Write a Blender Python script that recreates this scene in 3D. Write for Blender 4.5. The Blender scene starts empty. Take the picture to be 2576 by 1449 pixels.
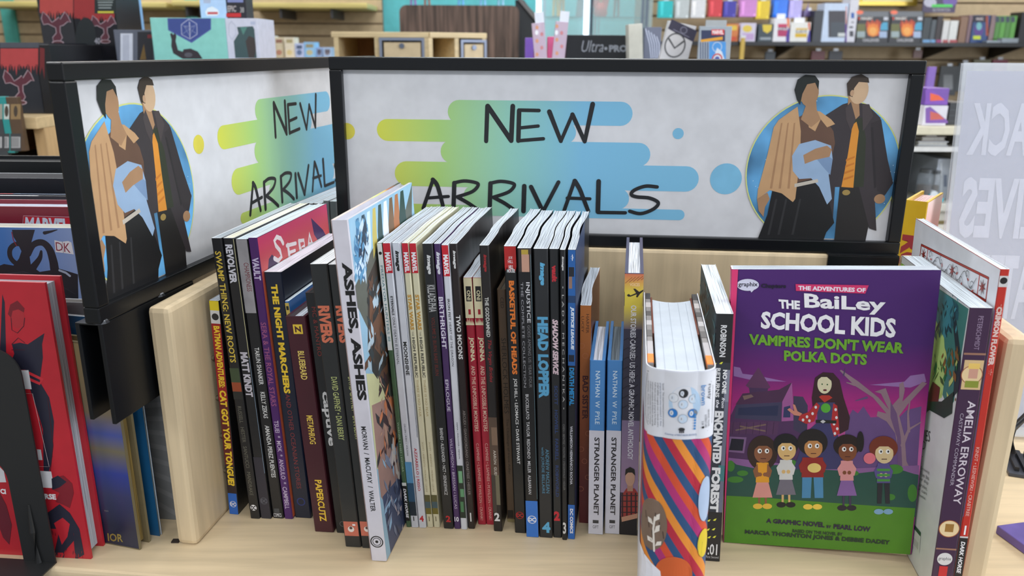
import bpy, bmesh, math, random
from mathutils import Vector as V, Matrix as Mx
from mathutils.geometry import tessellate_polygon
random.seed(7)
SC = bpy.context.scene
COL = SC.collection
R_ = math.radians

# ---------------------------------------------------------------- camera, world, lights, exposure
F = 2013.0
TH = R_(16.6)
RHO = 0.0055
CAM = V((0, 0, .412))
FWD = V((0, math.cos(TH), -math.sin(TH)))
r0 = V((1, 0, 0)); u0 = V((0, math.sin(TH), math.cos(TH)))
RT = r0 * math.cos(RHO) + u0 * math.sin(RHO)
UP = u0 * math.cos(RHO) - r0 * math.sin(RHO)
cd = bpy.data.cameras.new('camera')
cd.sensor_width = 36; cd.sensor_fit = 'HORIZONTAL'; cd.lens = F / 2576 * 36
cd.clip_start = .02; cd.clip_end = 60
cd.dof.use_dof = True; cd.dof.focus_distance = .70; cd.dof.aperture_fstop = 9.0
cam = bpy.data.objects.new('camera', cd); COL.objects.link(cam)
Mcam = Mx((RT, UP, -FWD)).transposed().to_4x4(); Mcam.translation = CAM
cam.matrix_world = Mcam
SC.camera = cam
SC.view_settings.view_transform = 'Standard'
SC.view_settings.look = 'None'
SC.view_settings.gamma = 1
SC.view_settings.use_curve_mapping = False
SC.view_settings.exposure = 0.17
w = bpy.data.worlds.new('world'); SC.world = w; w.use_nodes = True
w.node_tree.nodes['Background'].inputs[0].default_value = (.86, .92, 1, 1)
w.node_tree.nodes['Background'].inputs[1].default_value = .42

def area(name, loc, rot, sx, sy, power, col=(1, 1, 1)):
    l = bpy.data.lights.new(name, 'AREA'); l.shape = 'RECTANGLE'; l.size = sx; l.size_y = sy
    l.energy = power; l.color = col
    o = bpy.data.objects.new(name, l); COL.objects.link(o); o.location = loc; o.rotation_euler = rot
    return o
CZ = 1.80                                     # ceiling height above the shelf
for i, (x, y) in enumerate([(-2.2, .75), (0.1, .75), (2.4, .75), (-2.2, 2.7), (0.1, 2.7), (2.4, 2.7), (-2.2, 4.3), (.1, 4.3), (2.4, 4.3)]):
    area('overhead_light', (x, y, CZ - .06), (0, 0, 0), 1.2, .55, (17, 17, 26, 20, 20, 26, 20, 20, 28)[i], (.95, .97, 1))
for x in (-2.2, .1, 2.4): area('overhead_light', (x, -1.3, CZ - .06), (0, 0, 0), 1.2, .55, 30, (.95, .97, 1))  # unseen row added behind the camera as fill for surfaces facing it
area('side_fill_light', (3.7, -.6, .8), (R_(90), 0, R_(68)), 1.6, 1.3, 72, (.86, .92, 1))  # added bluish fill from the right that brightens the left sign; no window built

# ---------------------------------------------------------------- geometry helpers
def ray(x, y): return FWD + RT * ((x - 1288) / F) - UP * ((y - 724.5) / F)
def onz(x, y, z=0.0):
    d = ray(x, y); return CAM + d * ((z - CAM.z) / d.z)
def ony(x, y, Y):
    d = ray(x, y); return CAM + d * (Y / d.y)

def lin(c):
    return tuple(((v / 255) / 12.92 if v / 255 <= .04045 else ((v / 255 + .055) / 1.055) ** 2.4) for v in c)
MATS = {}
def mat(col, rough=.45, kind='print', metal=0.0, spec=.5):
    key = (tuple(col), rough, kind, metal, spec)
    if key in MATS: return MATS[key]
    m = bpy.data.materials.new(kind + '_%d_%d_%d' % tuple(col)); m.use_nodes = True
    nt = m.node_tree; b = nt.nodes['Principled BSDF']; L = nt.links
    c = lin(col)
    b.inputs['Base Color'].default_value = (*c, 1)
    b.inputs['Roughness'].default_value = rough
    b.inputs['Metallic'].default_value = metal
    b.inputs['Specular IOR Level'].default_value = spec
    def noise(scale, mapping=(1, 1, 1), detail=3, coord='Object'):
        tc = nt.nodes.new('ShaderNodeTexCoord'); mp = nt.nodes.new('ShaderNodeMapping')
        mp.inputs['Scale'].default_value = mapping
        n = nt.nodes.new('ShaderNodeTexNoise'); n.inputs['Scale'].default_value = scale; n.inputs['Detail'].default_value = detail
        L.new(tc.outputs[coord], mp.inputs[0]); L.new(mp.outputs[0], n.inputs['Vector']); return n
    def ramp(n, lo, hi, p0=.3, p1=.7):
        r = nt.nodes.new('ShaderNodeValToRGB'); e = r.color_ramp.elements
        e[0].position = p0; e[1].position = p1; e[0].color = (*lo, 1); e[1].color = (*hi, 1)
        L.new(n.outputs['Fac'], r.inputs[0]); L.new(r.outputs[0], b.inputs['Base Color']); return r
    def bump(n, s, d=.001):
        bp = nt.nodes.new('ShaderNodeBump'); bp.inputs['Strength'].default_value = s; bp.inputs['Distance'].default_value = d
        L.new(n.outputs['Fac'], bp.inputs['Height']); L.new(bp.outputs[0], b.inputs['Normal'])
    dk = lambda k: tuple(v * k for v in c)
    if kind == 'print':
        n = noise(60, (1, 1, 1), 2); ramp(n, dk(.94), dk(1.04))
    elif kind == 'pages':
        n = noise(4, (420, 4, 4), 4); ramp(n, dk(.42), dk(1.08), .36, .56); bump(n, .5, .0006)
    elif kind == 'wood':
        n = noise(3.2, (2.2, 30, 30) if rough < .5 else (30, 30, 2.2), 6); ramp(n, dk(.86), dk(1.06), .35, .65); bump(n, .05, .0004)
    elif kind == 'metal':
        n = noise(900, (1, 1, 1), 3); bump(n, .12, .0002); 
    elif kind == 'laminate':
        n = noise(7, (9, 1, .55), 5); ramp(n, dk(.35), tuple(min(1, v * 1.9) for v in c), .36, .72)
    elif kind == 'stripes':
        n = noise(3, (90, 90, 1.5), 2); ramp(n, dk(.5), dk(1.25), .3, .7)
    elif kind == 'concrete':
        n = noise(45, (1, 1, 1), 8); ramp(n, dk(.7), dk(1.2), .3, .7)
    elif kind == 'cloudy':
        n = noise(14, (1, 1, 1), 3); ramp(n, dk(.45), tuple(min(1, v * 1.6) for v in c), .35, .68)
    elif kind == 'wall':
        n = noise(30, (1, 1, 1), 4); ramp(n, dk(.9), dk(1.05)); bump(n, .05, .002)
    elif kind == 'clear':
        b.inputs['Alpha'].default_value = .28
    elif kind == 'glass':
        b.inputs['Transmission Weight'].default_value = 1; b.inputs['IOR'].default_value = 1.15
    elif kind == 'sheet':
        b.inputs['Alpha'].default_value = .82
        n = noise(6, (1, 1, 1), 3); ramp(n, dk(.88), dk(1.05))
    elif kind == 'glow':
        b.inputs['Emission Color'].default_value = (*c, 1); b.inputs['Emission Strength'].default_value = 1.6
    MATS[key] = m
    return m
def grad(c0, c1, p0, p1, axis=2, rough=.45, mid=None):
    """ink that changes from one printed colour to another along a local axis"""
    m = bpy.data.materials.new('blended_ink'); m.use_nodes = True; nt = m.node_tree; b = nt.nodes['Principled BSDF']
    tc = nt.nodes.new('ShaderNodeTexCoord'); sx = nt.nodes.new('ShaderNodeSeparateXYZ'); mr = nt.nodes.new('ShaderNodeMapRange')
    mr.inputs['From Min'].default_value = p0; mr.inputs['From Max'].default_value = p1
    rp = nt.nodes.new('ShaderNodeValToRGB'); e = rp.color_ramp.elements
    e[0].color = (*lin(c0), 1); e[1].color = (*lin(c1), 1)
    for q, cc in (mid or []):
        x = e.new(q); x.color = (*lin(cc), 1)
    nt.links.new(tc.outputs['Object'], sx.inputs[0]); nt.links.new(sx.outputs[axis], mr.inputs['Value'])
    nt.links.new(mr.outputs[0], rp.inputs[0]); nt.links.new(rp.outputs[0], b.inputs['Base Color'])
    b.inputs['Roughness'].default_value = rough
    return m
def asmat(c, rough=.45): return c if isinstance(c, bpy.types.Material) else mat(c, rough)

class MB:
    def __init__(s): s.v = []; s.f = []; s.mi = []; s.ms = []
    def add(s, vs, fs, m):
        m = asmat(m)
        if m not in s.ms: s.ms.append(m)
        k = s.ms.index(m); n = len(s.v); s.v += [tuple(v) for v in vs]
        for f in fs: s.f.append(tuple(i + n for i in f)); s.mi.append(k)
        return s
    def box(s, x0, x1, y0, y1, z0, z1, m):
        vs = [(x, y, z) for x in (x0, x1) for y in (y0, y1) for z in (z0, z1)]
        return s.add(vs, [(0, 1, 3, 2), (4, 6, 7, 5), (0, 4, 5, 1), (2, 3, 7, 6), (0, 2, 6, 4), (1, 5, 7, 3)], m)
    def prism(s, poly, z0, z1, m, axis='z'):
        n = len(poly)
        if axis == 'z': P = lambda p, z: (p[0], p[1], z)
        elif axis == 'y': P = lambda p, z: (p[0], z, p[1])
        else: P = lambda p, z: (z, p[0], p[1])
        vs = [P(p, z0) for p in poly] + [P(p, z1) for p in poly]
        fs = [(i, (i + 1) % n, n + (i + 1) % n, n + i) for i in range(n)]
        tri = tessellate_polygon([[V((p[0], p[1], 0)) for p in poly]])
        fs += [tuple(t) for t in tri] + [tuple(n + i for i in reversed(t)) for t in tri]
        return s.add(vs, fs, m)
    def tube(s, pts, r, m, n=8):
        pts = [V(p) for p in pts]; vs = []; fs = []
        for i, p in enumerate(pts):
            d = (pts[min(i + 1, len(pts) - 1)] - pts[max(i - 1, 0)]).normalized()
            a = d.cross(V((0, 0, 1))); a = a if a.length > .01 else d.cross(V((1, 0, 0))); a.normalize(); b = d.cross(a)
            rr = r[i] if isinstance(r, (list, tuple)) else r
            vs += [p + (a * math.cos(k * 2 * math.pi / n) + b * math.sin(k * 2 * math.pi / n)) * rr for k in range(n)]
        for i in range(len(pts) - 1):
            for k in range(n): fs.append((i * n + k, i * n + (k + 1) % n, (i + 1) * n + (k + 1) % n, (i + 1) * n + k))
        fs += [tuple(range(n)), tuple((len(pts) - 1) * n + k for k in reversed(range(n)))]
        return s.add(vs, fs, m)
    def lathe(s, prof, m, n=16, c=(0, 0)):
        vs = [(c[0] + r * math.cos(2 * math.pi * k / n), c[1] + r * math.sin(2 * math.pi * k / n), z) for r, z in prof for k in range(n)]
        fs = [(i * n + k, i * n + (k + 1) % n, (i + 1) * n + (k + 1) % n, (i + 1) * n + k) for i in range(len(prof) - 1) for k in range(n)]
        return s.add(vs, fs, m)
    def build(s, name, parent=None, bev=0, smooth=False, W=None, label=None):
        me = bpy.data.meshes.new(name); me.from_pydata(s.v, [], s.f)
        for m in s.ms: me.materials.append(m)
        me.polygons.foreach_set('material_index', s.mi)
        if smooth: me.polygons.foreach_set('use_smooth', [True] * len(s.f))
        if bev:
            bm = bmesh.new(); bm.from_mesh(me)
            bmesh.ops.recalc_face_normals(bm, faces=bm.faces)
            es = [e for e in bm.edges if len(e.link_faces) == 2 and e.calc_face_angle(0) > .5]
            bmesh.ops.bevel(bm, geom=es, offset=bev, segments=2, affect='EDGES', profile=.6)
            bm.to_mesh(me); bm.free()
        me.update()
        o = bpy.data.objects.new(name, me); COL.objects.link(o)
        if parent is not None: o.parent = parent
        if W is not None: o.matrix_world = W
        if label: o['label'] = label
        return o

def thing(name, label, cat, W=None, group=None):
    o = bpy.data.objects.new(name, None); COL.objects.link(o); o.empty_display_size = .02
    o['label'] = label; o['category'] = cat
    if group: o['group'] = group
    if W is not None: o.matrix_world = W
    return o
def frame_at(loc, yaw=0.0, lean=0.0, back=0.0):
    return Mx.Translation(V(loc)) @ Mx.Rotation(yaw, 4, 'Z') @ Mx.Rotation(back, 4, 'X') @ Mx.Rotation(lean, 4, 'Y')

TX = {}
def glyphs(s, bold, shear):
    k = (s, bold, shear)
    if k not in TX:
        c = bpy.data.curves.new('lettering', 'FONT'); c.body = s; c.resolution_u = 2; c.offset = bold; c.shear = shear
        c.space_line = .8
        o = bpy.data.objects.new('lettering', c); me = o.to_mesh()
        vs = [(v.co.x, v.co.y) for v in me.vertices]; fs = [tuple(p.vertices) for p in me.polygons]
        o.to_mesh_clear(); bpy.data.objects.remove(o); bpy.data.curves.remove(c)
        if not vs: return [(0, 0)], [], 1
        x0 = min(v[0] for v in vs); x1 = max(v[0] for v in vs); y0 = min(v[1] for v in vs); y1 = max(v[1] for v in vs)
        TX[k] = ([((a - x0) / (x1 - x0), (b - y0) / (y1 - y0)) for a, b in vs], fs, (x1 - x0) / (y1 - y0))
    return TX[k]

class Face:
    """a flat face of a thing: local origin and two axes; px() finds where a sight line meets it"""
    clip = None; step = .1
    def __init__(s, W, o, u, v):
        s.W = W; s.o = V(o); s.u = V(u).normalized(); s.v = V(v).normalized(); s.n = s.u.cross(s.v).normalized()
        s.Wi = W.inverted(); s.c = s.Wi @ CAM; s.L = 1.0; s.mb = MB()
    def px(s, x, y):
        d = s.Wi.to_3x3() @ ray(x, y); t = (s.o - s.c).dot(s.n) / d.dot(s.n); p = s.c + d * t - s.o
        return (p.dot(s.u), p.dot(s.v))
    def P(s, a, b): return s.o + s.u * a + s.v * b + s.n * (s.L * 1e-4)
    def put(s, pts, fs, c):
        """adds printed shapes, trimmed to the edges of the face"""
        s.L += s.step; k = s.clip
        if k and (min(p[0] for p in pts) < k[0] or max(p[0] for p in pts) > k[2] or min(p[1] for p in pts) < k[1] or max(p[1] for p in pts) > k[3]):
            op = []; of = []
            for f in fs:
                q = [pts[i] for i in f]
                for ax, lim, sg in ((0, k[0], 1), (0, k[2], -1), (1, k[1], 1), (1, k[3], -1)):
                    r = []
                    for i in range(len(q)):
                        a, b = q[i - 1], q[i]; da, db = sg * (a[ax] - lim), sg * (b[ax] - lim)
                        if (da >= 0) != (db >= 0): t = da / (da - db); r.append((a[0] + (b[0] - a[0]) * t, a[1] + (b[1] - a[1]) * t))
                        if db >= 0: r.append(b)
                    q = r
                    if not q: break
                if len(q) > 2: of.append(tuple(range(len(op), len(op) + len(q)))); op += q
            if not of: return
            pts, fs = op, of
        s.mb.add([s.P(a, b) for a, b in pts], fs, c)
    def poly(s, pts, c):
        if len(pts) == 4 or len(pts) == 3: fs = [tuple(range(len(pts)))]
        else: fs = [tuple(t) for t in tessellate_polygon([[V((a, b, 0)) for a, b in pts]])]
        s.put(pts, fs, c)
    def ppx(s, pts, c): s.poly([s.px(*p) for p in pts], c)
    def rect(s, a0, b0, a1, b1, c): s.poly([(a0, b0), (a1, b0), (a1, b1), (a0, b1)], c)
    def ell(s, a, b, ra, rb, c, n=28, rot=0):
        cr, sr = math.cos(rot), math.sin(rot)
        s.poly_n([(a + ra * math.cos(t) * cr - rb * math.sin(t) * sr, b + ra * math.cos(t) * sr + rb * math.sin(t) * cr) for t in [2 * math.pi * i / n for i in range(n)]], c)
    def epx(s, x, y, rx, ry, c, n=24):
        s.poly_n([s.px(x + rx * math.cos(2 * math.pi * i / n), y + ry * math.sin(2 * math.pi * i / n)) for i in range(n)], c)
    def poly_n(s, pts, c): s.put(pts, [tuple(range(len(pts)))], c)
    def ring(s, a, b, r, wd, c, n=28, ry=None):
        ry = ry or r; k = wd
        vs = []
        for i in range(n):
            t = 2 * math.pi * i / n; vs += [(a + r * math.cos(t), b + ry * math.sin(t)), (a + (r - k) * math.cos(t), b + (ry - k) * math.sin(t))]
        s.put(vs, [(2 * i, 2 * ((i + 1) % n), 2 * ((i + 1) % n) + 1, 2 * i + 1) for i in range(n)], c)
    def stroke(s, pts, wd, c, w1=None, caps=True):
        n = len(pts); vs = []; w1 = wd if w1 is None else w1
        for i, p in enumerate(pts):
            q0 = pts[max(i - 1, 0)]; q1 = pts[min(i + 1, n - 1)]
            dx, dy = q1[0] - q0[0], q1[1] - q0[1]; l = math.hypot(dx, dy) or 1
            ww = (wd + (w1 - wd) * i / max(1, n - 1)) / 2
            vs += [(p[0] - dy / l * ww, p[1] + dx / l * ww), (p[0] + dy / l * ww, p[1] - dx / l * ww)]
        s.put(vs, [(2 * i, 2 * i + 1, 2 * i + 3, 2 * i + 2) for i in range(n - 1)], c)
        if caps:
            s.ell(pts[0][0], pts[0][1], wd / 2, wd / 2, c, 10); s.ell(pts[-1][0], pts[-1][1], w1 / 2, w1 / 2, c, 10)
    def spx(s, pts, wd, c, w1=None): s.stroke([s.px(*p) for p in pts], wd, c, w1)
    def smooth(s, pts, wd, c, w1=None, k=6):
        """stroke along a rounded curve through the points"""
        q = []; n = len(pts)
        for i in range(n - 1):
            p0, p1, p2, p3 = pts[max(0, i - 1)], pts[i], pts[i + 1], pts[min(n - 1, i + 2)]
            for j in range(k):
                t = j / k; q.append(tuple(.5 * (2 * p1[m] + (p2[m] - p0[m]) * t + (2 * p0[m] - 5 * p1[m] + 4 * p2[m] - p3[m]) * t * t + (3 * p1[m] - p0[m] - 3 * p2[m] + p3[m]) * t ** 3) for m in (0, 1)))
        q.append(pts[-1]); s.stroke(q, wd, c, w1)
    def text(s, t, P, E, H, c, bold=0.0, shear=0.0):
        vs, fs, asp = glyphs(t, bold, shear)
        if fs: s.put([(P[0] + E[0] * a + H[0] * b, P[1] + E[1] * a + H[1] * b) for a, b in vs], fs, c)
    def tpx(s, t, x0, y0, x1, y1, x2, y2, c, bold=0.0, shear=0.0):
        """text whose base line runs (x0,y0)-(x1,y1) and whose left side rises to (x2,y2)"""
        p = s.px(x0, y0); e = s.px(x1, y1); h = s.px(x2, y2)
        s.text(t, p, (e[0] - p[0], e[1] - p[1]), (h[0] - p[0], h[1] - p[1]), c, bold, shear)
    def warp(s, t, q, c, bold=0.0, shear=0.0):
        """text stretched over the four sided figure q (base left, base right, top right, top left), in pixels"""
        vs, fs, asp = glyphs(t, bold, shear); q = [s.px(*p) for p in q]
        out = []
        for a, b in vs:
            x = (q[0][0] * (1 - a) + q[1][0] * a) * (1 - b) + (q[3][0] * (1 - a) + q[2][0] * a) * b
            y = (q[0][1] * (1 - a) + q[1][1] * a) * (1 - b) + (q[3][1] * (1 - a) + q[2][1] * a) * b
            out.append((x, y))
        s.put(out, fs, c)
    def flush(s, name, parent):
        if s.mb.v: s.mb.build(name, parent); s.mb = MB()
    def done(s, name, parent, label=None):
        if s.mb.v: return s.mb.build(name, parent, label=label)
# ---------------------------------------------------------------- large structure
def struct(name, mb, bev=0):
    o = mb.build(name, None, bev); o['kind'] = 'structure'; return o
MAPLE = (208, 188, 154)
wood = mat(MAPLE, .42, 'wood'); woodv = mat(MAPLE, .52, 'wood')
woodlt = mat((206, 180, 138), .42, 'wood')
struct('floor', MB().box(-5, 5, -2.5, 6, -.96, -.95, mat((120, 116, 108), .5, 'wall')))
struct('ceiling', MB().box(-5, 5, -2.5, 6, CZ, CZ + .02, mat((225, 225, 222), .9, 'wall')))
struct('wall_left', MB().box(-5.02, -5, -2.5, 6, -.95, CZ, mat((190, 180, 160), .8, 'wall')))
struct('wall_right', MB().box(5, 5.02, -2.5, 6, -.95, CZ, mat((190, 185, 175), .8, 'wall')))

# ---- display shelf (the island unit that carries the books)
AZ = R_(8.4)                                     # how far the bays are turned
def rowdir(a): return V((math.sin(a), math.cos(a), 0)), V((math.cos(a), -math.sin(a), 0))
DV, RV = rowdir(AZ)
FR = R_(6.2)
fdir = V((math.cos(FR), -math.sin(FR), 0)); bdir = V((math.sin(FR), math.cos(FR), 0))
unit = thing('display_shelf', 'pale maple display shelf with upright dividers holding the rows of books', 'shelf')
f0 = V((-.385, .5665, 0))
q = [f0 - fdir * .9, f0 + fdir * 1.5, f0 + fdir * 1.5 + bdir * .62, f0 - fdir * .9 + bdir * .62]
MB().prism([(p.x, p.y) for p in q], -.022, 0, wood).build('shelf_board', unit, .003)
q = [f0 - fdir * .9 + bdir * .03, f0 + fdir * 1.5 + bdir * .03, f0 + fdir * 1.5 + bdir * .05, f0 - fdir * .9 + bdir * .05]
MB().prism([(p.x, p.y) for p in q], -.95, -.022, wood).build('front_panel', unit)
# back panel
def PANY(x): return .797 - .096 * (x - .11)
pn = V((math.cos(R_(5.5)), -math.sin(R_(5.5)), 0)); pb = V((math.sin(R_(5.5)), math.cos(R_(5.5)), 0))
p0 = V((-.248, PANY(-.248), 0)); p1 = V((.372, PANY(.372), 0))
MB().prism([(p.x, p.y) for p in (p0, p1, p1 + pb * .018, p0 + pb * .018)], 0, .2165, woodv).build('back_panel', unit, .003)
p0b = p0 - pn * .9
p0c = p0 - pn * .035
MB().prism([(p.x, p.y) for p in (p0b, p0c, p0c + pb * .018, p0b + pb * .018)], 0, .2165, woodv).build('back_panel', unit, .003)
def divider(name, bl, ln, yaw, h=.2155, t=.0185):
    d, r = rowdir(yaw)
    q = [bl, bl + r * t, bl + r * t + d * ln, bl + d * ln]
    return MB().prism([(p.x, p.y) for p in q], 0, h, woodv).build(name, unit, .0045)
dl = V((-.2885, .6005, 0)); dr = V((.3555, .540, 0))
divider('divider', dl, .236, AZ); divider('divider', dr, .25, AZ)
pins = MB()
for k, z in enumerate((.152, .114, .077, .042)):
    p = dl + RV * .0185 + DV * .056
    pins.tube([(p.x - .001, p.y, z), (p.x + .0022, p.y, z)], .0022, mat((120, 110, 95), .4, 'metal', .7), 10)
pins.build('shelf_pin_sockets', unit, label='row of small dark metal shelf pin sockets')
MB().box(dl.x - .006, dl.x + .0005, dl.y + .001, dl.y + .006, 0, .0012, mat((40, 30, 24), .8)).build('gap_mark', unit)

# ---------------------------------------------------------------- books
PAG = (190, 198, 208)
GR = 'books standing spine out in the middle bay'
class Book:
    def __init__(s, label, W, T, H, D, hard=False, cov=(30, 30, 32), pag=PAG, bow=0.0, group=GR, rough=.34, inner=None, name=None, cat='book'):
        s.W, s.T, s.H, s.D = W, T, H, D
        s.root = thing(name or ('hardcover_book' if hard else 'paperback_book'), label, cat, W, group)
        cm = asmat(cov, rough); n = 1 if not bow else 10
        yo = (V(W.translation).dot(DV) - .60); sp = lambda y: (lambda q: 0 if q < .05 else -bow * math.sin(2 * math.pi * (q - .05) / .15) * min(1, (q - .05) / .03))(y + yo)
        s0 = sp(0); off = lambda y: sp(y) - s0 * max(0, 1 - y / .02)
        ys = [D * i / n for i in range(n + 1)]
        wb = .0026 if hard else .00035
        c = .0008
        outer = [(-T / 2 + off(y), y) for y in reversed(ys[1:])] + [(-T / 2, c), (-T / 2 + c, 0), (T / 2 - c, 0), (T / 2, c)] + [(T / 2 + off(y), y) for y in ys[1:]]
        inner_ = [(-T / 2 + wb + off(y), y) for y in reversed(ys[1:])] + [(-T / 2 + wb, c + .0006), (-T / 2 + wb + .0002, .0012), (T / 2 - wb - .0002, .0012), (T / 2 - wb, c + .0006)] + [(T / 2 - wb + off(y), y) for y in ys[1:]]
        m = len(outer); vs = []; fs = []
        for z in (0, H): vs += [(a, b, z) for a, b in outer]
        for z in (0, H): vs += [(a, b, z) for a, b in inner_]
        for i in range(m - 1):
            fs += [(i, i + 1, m + i + 1, m + i), (2 * m + i + 1, 2 * m + i, 3 * m + i, 3 * m + i + 1), (m + i, m + i + 1, 3 * m + i + 1, 3 * m + i), (i + 1, i, 2 * m + i, 2 * m + i + 1)]
        fs += [(0, m, 3 * m, 2 * m), (m - 1, 3 * m - 1, 4 * m - 1, 2 * m - 1)]
        mb = MB()
        if hard: mb.add(vs, fs, cm)
        else:
            mb.add(vs, [f for k, f in enumerate(fs) if k >= 4 * (m - 1) or k % 4 in (0, 3)], cm); mb.add(vs, [f for k, f in enumerate(fs) if k < 4 * (m - 1) and k % 4 in (1, 2)], mat((214, 218, 222), .7))
        mb.build('cover', s.root)
        g = .0004 if not hard else .0038
        y0, y1 = (.0011, D - .0006) if not hard else (.0035, D - .005)
        zb, zt = (.0002, H - .0005) if not hard else (.003, H - g)
        s.zt = zt
        pm = mat(pag, .8, 'pages')
        yy = [y0 + (y1 - y0) * i / n for i in range(n + 1)]
        vs = []; e = wb + .00003
        for y in yy:
            for x in (-T / 2 + e + off(y), T / 2 - e + off(y)):
                vs += [(x, y, zb), (x, y, zt)]
        fs = []
        for i in range(n):
            k = 4 * i
            fs += [(k, k + 1, k + 5, k + 4), (k + 2, k + 6, k + 7, k + 3), (k + 1, k + 3, k + 7, k + 5), (k, k + 4, k + 6, k + 2)]
        fs += [(0, 2, 3, 1), (4 * n, 4 * n + 1, 4 * n + 3, 4 * n + 2)]
        MB().add(vs, fs, pm).build('pages', s.root)
        s.spine = Face(W, (0, 0, 0), (1, 0, 0), (0, 0, 1))
        s.right = Face(W, (T / 2, 0, 0), (0, 1, 0), (0, 0, 1))
        s.left = Face(W, (-T / 2, 0, 0), (0, -1, 0), (0, 0, 1))
        s.spine.clip = (-T / 2, 0, T / 2, H); s.right.clip = (0, 0, D, H); s.left.clip = (-D, 0, 0, H); s.right.L = s.left.L = .6; s.right.step = s.left.step = .035; s.spine.step = .06
    def finish(s):
        s.spine.done('spine_picture', s.root); s.right.done('cover_print', s.root); s.left.done('cover_print', s.root)

ADJ = [(0.00000, 0.00000, 1.000), (-0.00012, -0.00080, 0.950), (0.00005, 0.00017, 0.921), (-0.00005, 0.00001, 0.933), (-0.00004, 0.00037, 0.931), (0.00016, 0.00025, 0.987), (-0.00105, 0.00000, 0.886), (0.00105, 0.00000, 0.971), (0.00000, 0.00000, 1.000), (-0.00018, -0.00001, 0.993), (0.00018, 0.00001, 0.993), (-0.00220, -0.00138, 0.908), (0.00078, 0.00062, 0.841), (0.00042, 0.00005, 0.922), (-0.00004, 0.00000, 0.952), (0.00002, 0.00000, 0.940), (0.00032, 0.00000, 0.971), (0.00000, 0.00000, 1.000), (-0.00015, 0.00000, 0.986), (-0.00032, 0.00000, 0.946), (-0.00053, -0.00026, 0.872), (0.00110, 0.00081, 0.846), (0.00020, 0.00005, 0.948), (-0.00141, -0.00129, 0.895), (0.00230, 0.00190, 0.720), (0.00000, 0.00000, 1.000), (-0.00001, 0.00000, 0.999), (-0.00026, 0.00000, 0.988), (-0.00005, 0.00000, 0.961), (-0.00027, 0.00000, 0.900), (-0.00135, -0.00112, 0.899), (0.00201, 0.00097, 0.805), (0.00074, 0.00070, 0.916), (0.00056, 0.00096, 0.910), (-0.00111, -0.00063, 0.938), (0.00115, 0.00072, 0.979), (0.00000, 0.00000, 1.000), (0.00000, -0.00023, 0.993), (0.00080, 0.00090, 0.982)]
FITS = []
def fit_spine(bl, br, tl, tr, az=AZ):
    bm = onz((bl[0] + br[0]) / 2, (bl[1] + br[1]) / 2)
    d, r = rowdir(az); Fc = Face(Mx.Translation(bm), (0, 0, 0), r, (0, 0, 1))
    a, b, c, e = [Fc.px(*p) for p in (bl, br, tl, tr)]
    tm = ((c[0] + e[0]) / 2, (c[1] + e[1]) / 2); m0 = ((a[0] + b[0]) / 2, 0)
    T = ((b[0] - a[0]) + (e[0] - c[0])) / 2; H = math.hypot(tm[0] - m0[0], tm[1])
    FITS.append((bm.dot(RV), bm.dot(RV) + tm[0], T, H))
    if len(FITS) <= len(ADJ): db, dt, kT = ADJ[len(FITS) - 1]; bm = bm + RV * db; tm = (tm[0] + dt - db, tm[1]); T *= kT
    lean = math.atan2(tm[0] - m0[0], tm[1])
    loc = bm + V((0, 0, T / 2 * abs(math.sin(lean)) + .0002))
    return frame_at(loc, -az, lean), T * math.cos(lean), H
def fit_face(bl, br, top, T):
    A = onz(*bl); B = onz(*br); e = (B - A); wd = e.length; e.normalize(); x = V((e.y, -e.x, 0))
    o = A - x * (T / 2)
    W = Mx((x, e, V((0, 0, 1)))).transposed().to_4x4(); W.translation = o
    H = Face(W, (T / 2, 0, 0), (0, 1, 0), (0, 0, 1)).px(*top)[1]
    return W, wd, H

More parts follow.
